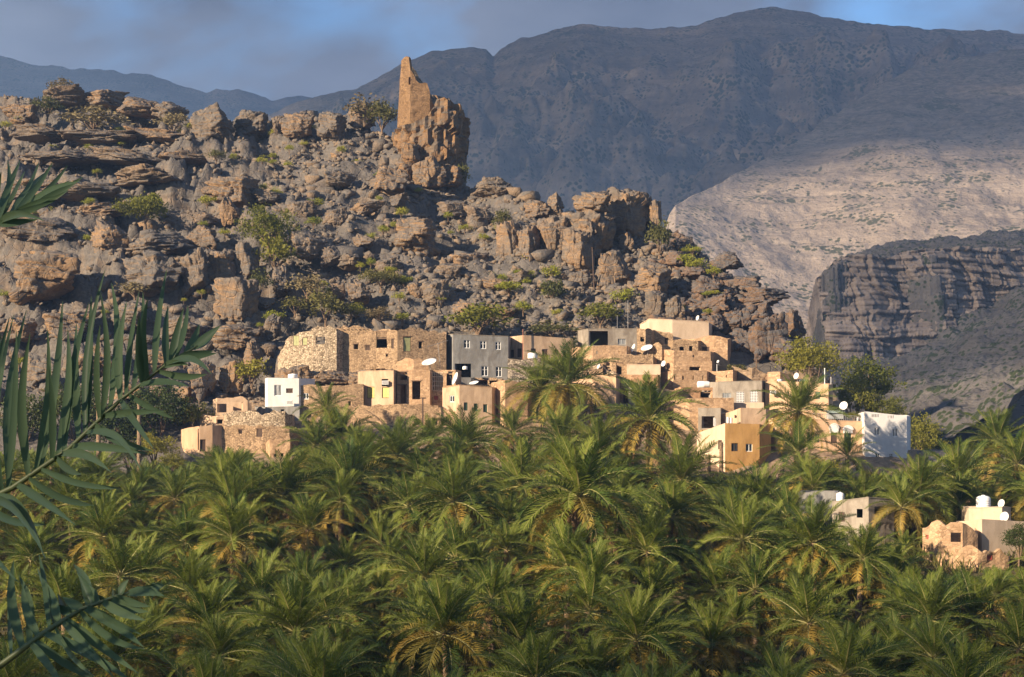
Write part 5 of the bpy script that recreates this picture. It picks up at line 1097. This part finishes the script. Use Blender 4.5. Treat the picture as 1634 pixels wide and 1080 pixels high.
SB = [(437, 508, 12, 9), (415, 520, 5, 4), (710, 460, 8, 5), (640, 340, 9, 7), (505, 325, 10, 6), (500, 355, 11, 7), (592, 380, 7, 6), (612, 368, 8, 6), (575, 382, 6, 4), (630, 360, 6, 5), (742, 365, 8, 5), (772, 380, 8, 5), (715, 345, 6, 5), (668, 305, 5, 4), (605, 318, 5, 4), (545, 408, 6, 4), (575, 425, 6, 5), (592, 420, 6, 6), (622, 432, 9, 5), (645, 450, 10, 7), (637, 475, 8, 6), (568, 495, 11, 8), (642, 508, 11, 7), (525, 465, 5, 6), (835, 492, 11, 8), (880, 437, 12, 9), (845, 440, 8, 6), (825, 438, 8, 6), (812, 460, 18, 8), (840, 450, 6, 5), (995, 478, 16, 12), (1095, 415, 12, 7), (1112, 424, 14, 8), (1138, 435, 9, 8), (1128, 470, 6, 4), (1140, 468, 9, 4), (1105, 400, 12, 6), (800, 445, 8, 6), (890, 500, 8, 5), (210, 498, 14, 5), (190, 210, 9, 6), (195, 230, 6, 4), (30, 192, 9, 6), (8, 200, 8, 5), (140, 235, 6, 4), (105, 360, 5, 4), (182, 305, 9, 5), (245, 315, 6, 5), (240, 322, 14, 6), (330, 322, 10, 7), (325, 358, 6, 4), (358, 372, 7, 5), (462, 238, 6, 5), (418, 257, 7, 6), (372, 252, 6, 5), (435, 260, 6, 4), (460, 263, 6, 4), (435, 250, 6, 4), (485, 230, 5, 4), (143, 302, 5, 4), (155, 275, 6, 4), (85, 235, 6, 3), (700, 478, 8, 5), (740, 500, 8, 5), (30, 580, 10, 8), (365, 612, 8, 6), (420, 300, 6, 5), (545, 240, 6, 5), (570, 260, 6, 4), (500, 205, 6, 4), (350, 292, 6, 4)]
while len(SB) < 105:
    px, row = rnd.uniform(0, 1200), rnd.uniform(190, 500)
    if row > float(np.interp(px, CR[:, 0], CR[:, 1]))+14: s = rnd.uniform(3, 6); SB.append((px, row, s*1.3, s))
for (px, row, rx, rz) in SB:
    on_hill(px, row, rx, rz, 'shrub', 'shrub_bright', 'small bright yellow-green tuft growing between the hillside rocks', 'yellow-green tufts on the rocky hill', name='green_tuft', cat='shrub')

# ------------------------------------------------------------------ the palm whose fronds hang in from the left, close to the camera
NR = empty('near_palm', (-2.75, 3.7, float(gz(3.7))-.1), 'palm close by whose dark fronds hang into view', 'palm tree'); og = NR.location.copy()
t = obj('trunk', TR[1], None, NR); t.scale = (.9, .9, 1.35)
def leaflet(o, tip, wd, side, sag=.0, bow=.0):
    o, tip = Vector(o), Vector(tip); d = tip-o; L = d.length; d.normalize(); s = d.cross(Vector((0, 1, 0)));
    if s.length < .1: s = Vector((1, 0, 0))
    s.normalize(); s = (s*math.cos(side)+d.cross(s)*math.sin(side)).normalized(); nrm = d.cross(s); v = []; f = []; K = 7
    for i in range(K+1):
        q = i/K; w = wd*(min(1, .45+q*2.2))*(1-q**2.6)+.0006; c = o+d*L*q+Vector((0, 0, -sag*L*q*q))+s*(bow*L*math.sin(math.pi*q)); v += [c-s*w+nrm*w*.35, c-nrm*w*.12, c+s*w+nrm*w*.35]
    for i in range(K):
        for k in range(2): f.append((3*i+k, 3*i+k+1, 3*i+4+k, 3*i+3+k))
    return v, f
def near_frond(rach, up_tips, low_tips, wd, seed):
    r = random.Random(seed); pts = [P(*q) for q in rach]
    def at(t):
        q = t*(len(pts)-1); i = min(int(q), len(pts)-2); return pts[i].lerp(pts[i+1], q-i)
    mb = MB(); n = len(pts); mb.tube(pts, [.0095*(1-.75*i/(n-1)) for i in range(n)], 7); fr = mb.build('near_frond', MAT['rachis_near'], NR, og, True)
    for lst in (up_tips, low_tips):
        lst = lst+[((p_[0]+q_[0])/2+r.uniform(-.01, .01), (p_[1]+q_[1])/2+r.uniform(-9, 9), (p_[2]+q_[2])/2+r.uniform(-12, 16), (p_[3]+q_[3])/2+r.uniform(-.15, .15)) for p_, q_ in zip(lst[:-1:2], lst[1::2]) if abs(p_[0]-q_[0]) < .07]
        for (t, px, row, dY) in lst:
            o = at(t); tip = P(px, row, o.y+dY); v, f = leaflet(o, tip, wd*r.uniform(.8, 1.15), r.uniform(-.55, .55), r.uniform(-.02, .10), r.uniform(-.055, .055)); lf = obj('leaflet', mesh('leaflet', [tuple(Vector(p)-og) for p in v], f, True), MAT['palm_near'], fr)
near_frond([(-330, 420, 3.6), (-160, 400, 3.55), (-40, 372, 3.5), (40, 335, 3.5)],
           [(.80, 12, 238, .2), (.84, 40, 250, .3), (.88, 62, 262, .25), (.92, 84, 258, .15), (.95, 108, 262, .1), (1, 132, 276, 0), (.70, -20, 250, .1), (.76, 2, 262, -.1)],
           [(.9, 92, 300, -.1), (.96, 128, 282, -.15), (.8, 60, 340, -.1), (.86, 84, 312, -.2)], .0078, 1)
near_frond([(-380, 980, 3.75), (-200, 890, 3.7), (-60, 815, 3.65), (20, 778, 3.6), (110, 716, 3.6), (190, 640, 3.6), (260, 585, 3.6), (315, 552, 3.6)],
           [(.30, -8, 500, .1), (.36, 22, 478, .2), (.40, 2, 520, -.2), (.42, 42, 488, .25), (.47, 48, 520, -.1), (.50, 100, 478, .2), (.53, 78, 560, -.2), (.56, 142, 455, .2), (.60, 122, 500, .3), (.62, 168, 418, .1), (.66, 160, 500, -.2), (.69, 178, 432, .25), (.72, 202, 480, .1), (.76, 228, 448, .2), (.79, 222, 500, -.1), (.83, 266, 430, .15), (.87, 268, 490, .1), (.91, 300, 478, .1), (.95, 318, 515, .05), (.99, 352, 520, 0), (.93, 340, 560, .0), (.86, 300, 575, -.1)],
           [(.34, 75, 836, -.3), (.38, 72, 872, -.5), (.44, 120, 800, -.4), (.5, 194, 782, -.4), (.54, 130, 765, -.5), (.58, 236, 722, -.35), (.62, 225, 738, -.5), (.67, 262, 655, -.3), (.72, 245, 690, -.4), (.78, 300, 618, -.2), (.84, 330, 585, -.2), (.9, 345, 556, -.1), (.28, 30, 900, -.4)], .0100, 2)
near_frond([(-300, 1230, 3.4), (-120, 1140, 3.35), (0, 1062, 3.3), (70, 1010, 3.3), (130, 972, 3.3), (190, 950, 3.3), (240, 938, 3.3)],
           [(.30, -12, 890, .1), (.38, 14, 925, .2), (.42, 22, 880, .2), (.48, 36, 928, .1), (.53, 62, 884, .2), (.57, 72, 922, .1), (.62, 92, 945, .15), (.67, 100, 950, 0), (.70, 118, 890, .2), (.74, 130, 920, .1), (.78, 140, 948, .1), (.84, 205, 922, .0), (.9, 252, 930, 0)],
           [(.45, 110, 1090, -.2), (.5, 212, 1078, -.3), (.55, 150, 1062, -.3), (.6, 222, 1058, -.25), (.66, 230, 1040, -.25), (.70, 226, 1010, -.2), (.76, 232, 985, -.2), (.82, 240, 965, -.15), (.88, 262, 945, -.1), (1, 262, 932, 0)], .0100, 3)
for i in range(9):
    az = math.radians(110+i*28); fo = obj('frond', FR['green'][i % 4], None, NR); fo.scale = (2.6, 2.6, 2.6); fo.location = (0, 0, 1.3); fo.rotation_euler = (0, -math.radians(20+25*(i % 3)), az)

# ------------------------------------------------------------------ unseen clouds shaped for the shadows they cast, and haze
def shadow_cloud_mat():
    m, nt, b = newmat('shadow_cloud'); out = nt.nodes['Material Output']; v, g = pos(nt); n = noise(nt, v, .0035, 6, .6)
    tr = nt.nodes.new('ShaderNodeBsdfTransparent'); mx = nt.nodes.new('ShaderNodeMixShader'); b.inputs['Base Color'].default_value = (.8, .8, .82, 1); b.inputs['Roughness'].default_value = 1
    an = nt.nodes.new('ShaderNodeAttribute'); an.attribute_name = 'fade'; nt.links.new(math_(nt, 'MULTIPLY', an.outputs['Fac'], ramp(nt, n, [(.25, (.7, .7, .7)), (.45, (1, 1, 1))])), mx.inputs[0]); nt.links.new(tr.outputs[0], mx.inputs[1]); nt.links.new(b.outputs[0], mx.inputs[2]); nt.links.new(mx.outputs[0], out.inputs[0])
shadow_cloud_mat()
def shadow_cloud(pts, alt, seed, thick=16., soft=.80, opac=1.):
    """a flat-based cloud whose shadow covers the given ground points' outline"""
    q = []
    for p in pts: k = (alt-p[2])/SUN.z; q.append((p[0]+SUN.x*k, p[1]+SUN.y*k))
    q = np.array(q); c = q.mean(0); n = 96; ang = np.linspace(0, 2*math.pi, n, endpoint=False); R_ = 40; V = [(c[0], c[1], alt+thick)]; f = []
    qa = np.vstack([q, q[:1]])
    def rad(a):
        d = np.array([math.cos(a), math.sin(a)]); best = 0
        for i in range(len(q)):
            e = qa[i+1]-qa[i]; w = qa[i]-c; den = d[0]*e[1]-d[1]*e[0]
            if abs(den) < 1e-9: continue
            t = (w[0]*e[1]-w[1]*e[0])/den; s = (w[0]*d[1]-w[1]*d[0])/den
            if t > 0 and -1e-6 <= s <= 1+1e-6: best = max(best, t)
        return best
    rr = np.array([rad(a) for a in ang]); rr = rr*(1+.03*fbm(np.cos(ang)*5, np.sin(ang)*5, 0, 4, seed))
    for k in range(1, R_+1):
        t = k/R_
        for i in range(n):
            x, y = c[0]+math.cos(ang[i])*rr[i]*t, c[1]+math.sin(ang[i])*rr[i]*t; V.append((x, y, alt+thick*math.sqrt(max(0, 1-t**3))*(1+.5*float(fbm(x*.004, y*.004, 0, 4, seed)))))
    for i in range(n): f.append((0, 1+i, 1+(i+1) % n))
    for k in range(R_-1):
        for i in range(n): f.append((1+k*n+i, 1+k*n+n+i, 1+k*n+n+(i+1) % n, 1+k*n+(i+1) % n))
    me = mesh('shadow_cloud', V, f, True); at_ = me.attributes.new('fade', 'FLOAT', 'POINT'); at_.data.foreach_set('value', opac*np.array([1.]+[1-float(sstep(soft, 1.0, k/R_)) for k in range(1, R_+1) for i in range(n)], np.float32))
    o = obj('shadow_cloud', me, MAT['shadow_cloud']); return tag(o, kind='structure')
# shadow over the upper mountain and spur
shadow_cloud([P(1075, 335, 1450), P(1180, 325, 1500), P(1300, 312, 1540), P(1480, 318, 1540), P(1634, 322, 1540), P(2300, 322, 1540), P(2300, 60, 2500), P(1800, -80, 3600), P(800, -60, 4200), P(300, 80, 3700), P(300, 330, 2600), P(700, 345, 1700), P(1000, 350, 1450)], 1150, 3, soft=.66, opac=.9)
shadow_cloud([P(-1000, -100, 5600), P(900, -60, 5600), P(900, 300, 3300), P(300, 330, 2700), P(-1000, 330, 2700)], 2300, 5)  # unseen sheet added to shade the distant ridge
# unseen sheet added to put the mesa and scree slope in shade
shadow_cloud([Vector((*q, 0)) for q in ((85, 560), (110, 800), (200, 930), (300, 1000), (380, 1080), (430, 1230), (620, 1270), (1200, 1270), (1200, 200), (700, 250), (250, 380), (168, 452), (150, 510))], 1000, 8, 16., .93, .6)
# unseen sheet added to darken the camera's slope and the near palms
shadow_cloud([Vector((-400, 116, -18)), Vector((-120, 118, -18)), Vector((0, 130, -18)), Vector((60, 137, -18)), Vector((400, 148, -18)), Vector((400, -300, 0)), Vector((-400, -300, 0))], 1000, 15, opac=.72)
m = bpy.data.materials.new('haze'); m.use_nodes = True; nt = m.node_tree; nt.nodes.remove(nt.nodes['Principled BSDF']); pv = nt.nodes.new('ShaderNodeVolumePrincipled')
pv.inputs['Density'].default_value = .00016; pv.inputs['Color'].default_value = (.34, .56, 1, 1); pv.inputs['Anisotropy'].default_value = .0; nt.links.new(pv.outputs[0], nt.nodes['Material Output'].inputs['Volume'])
hz = MB().box((-4200, -700, -45), (8400, 0, 0), (0, 6800, 0), (0, 0, 980)).build('haze', m); tag(hz, 'pale blue haze filling the valley air', 'haze', kind='stuff')
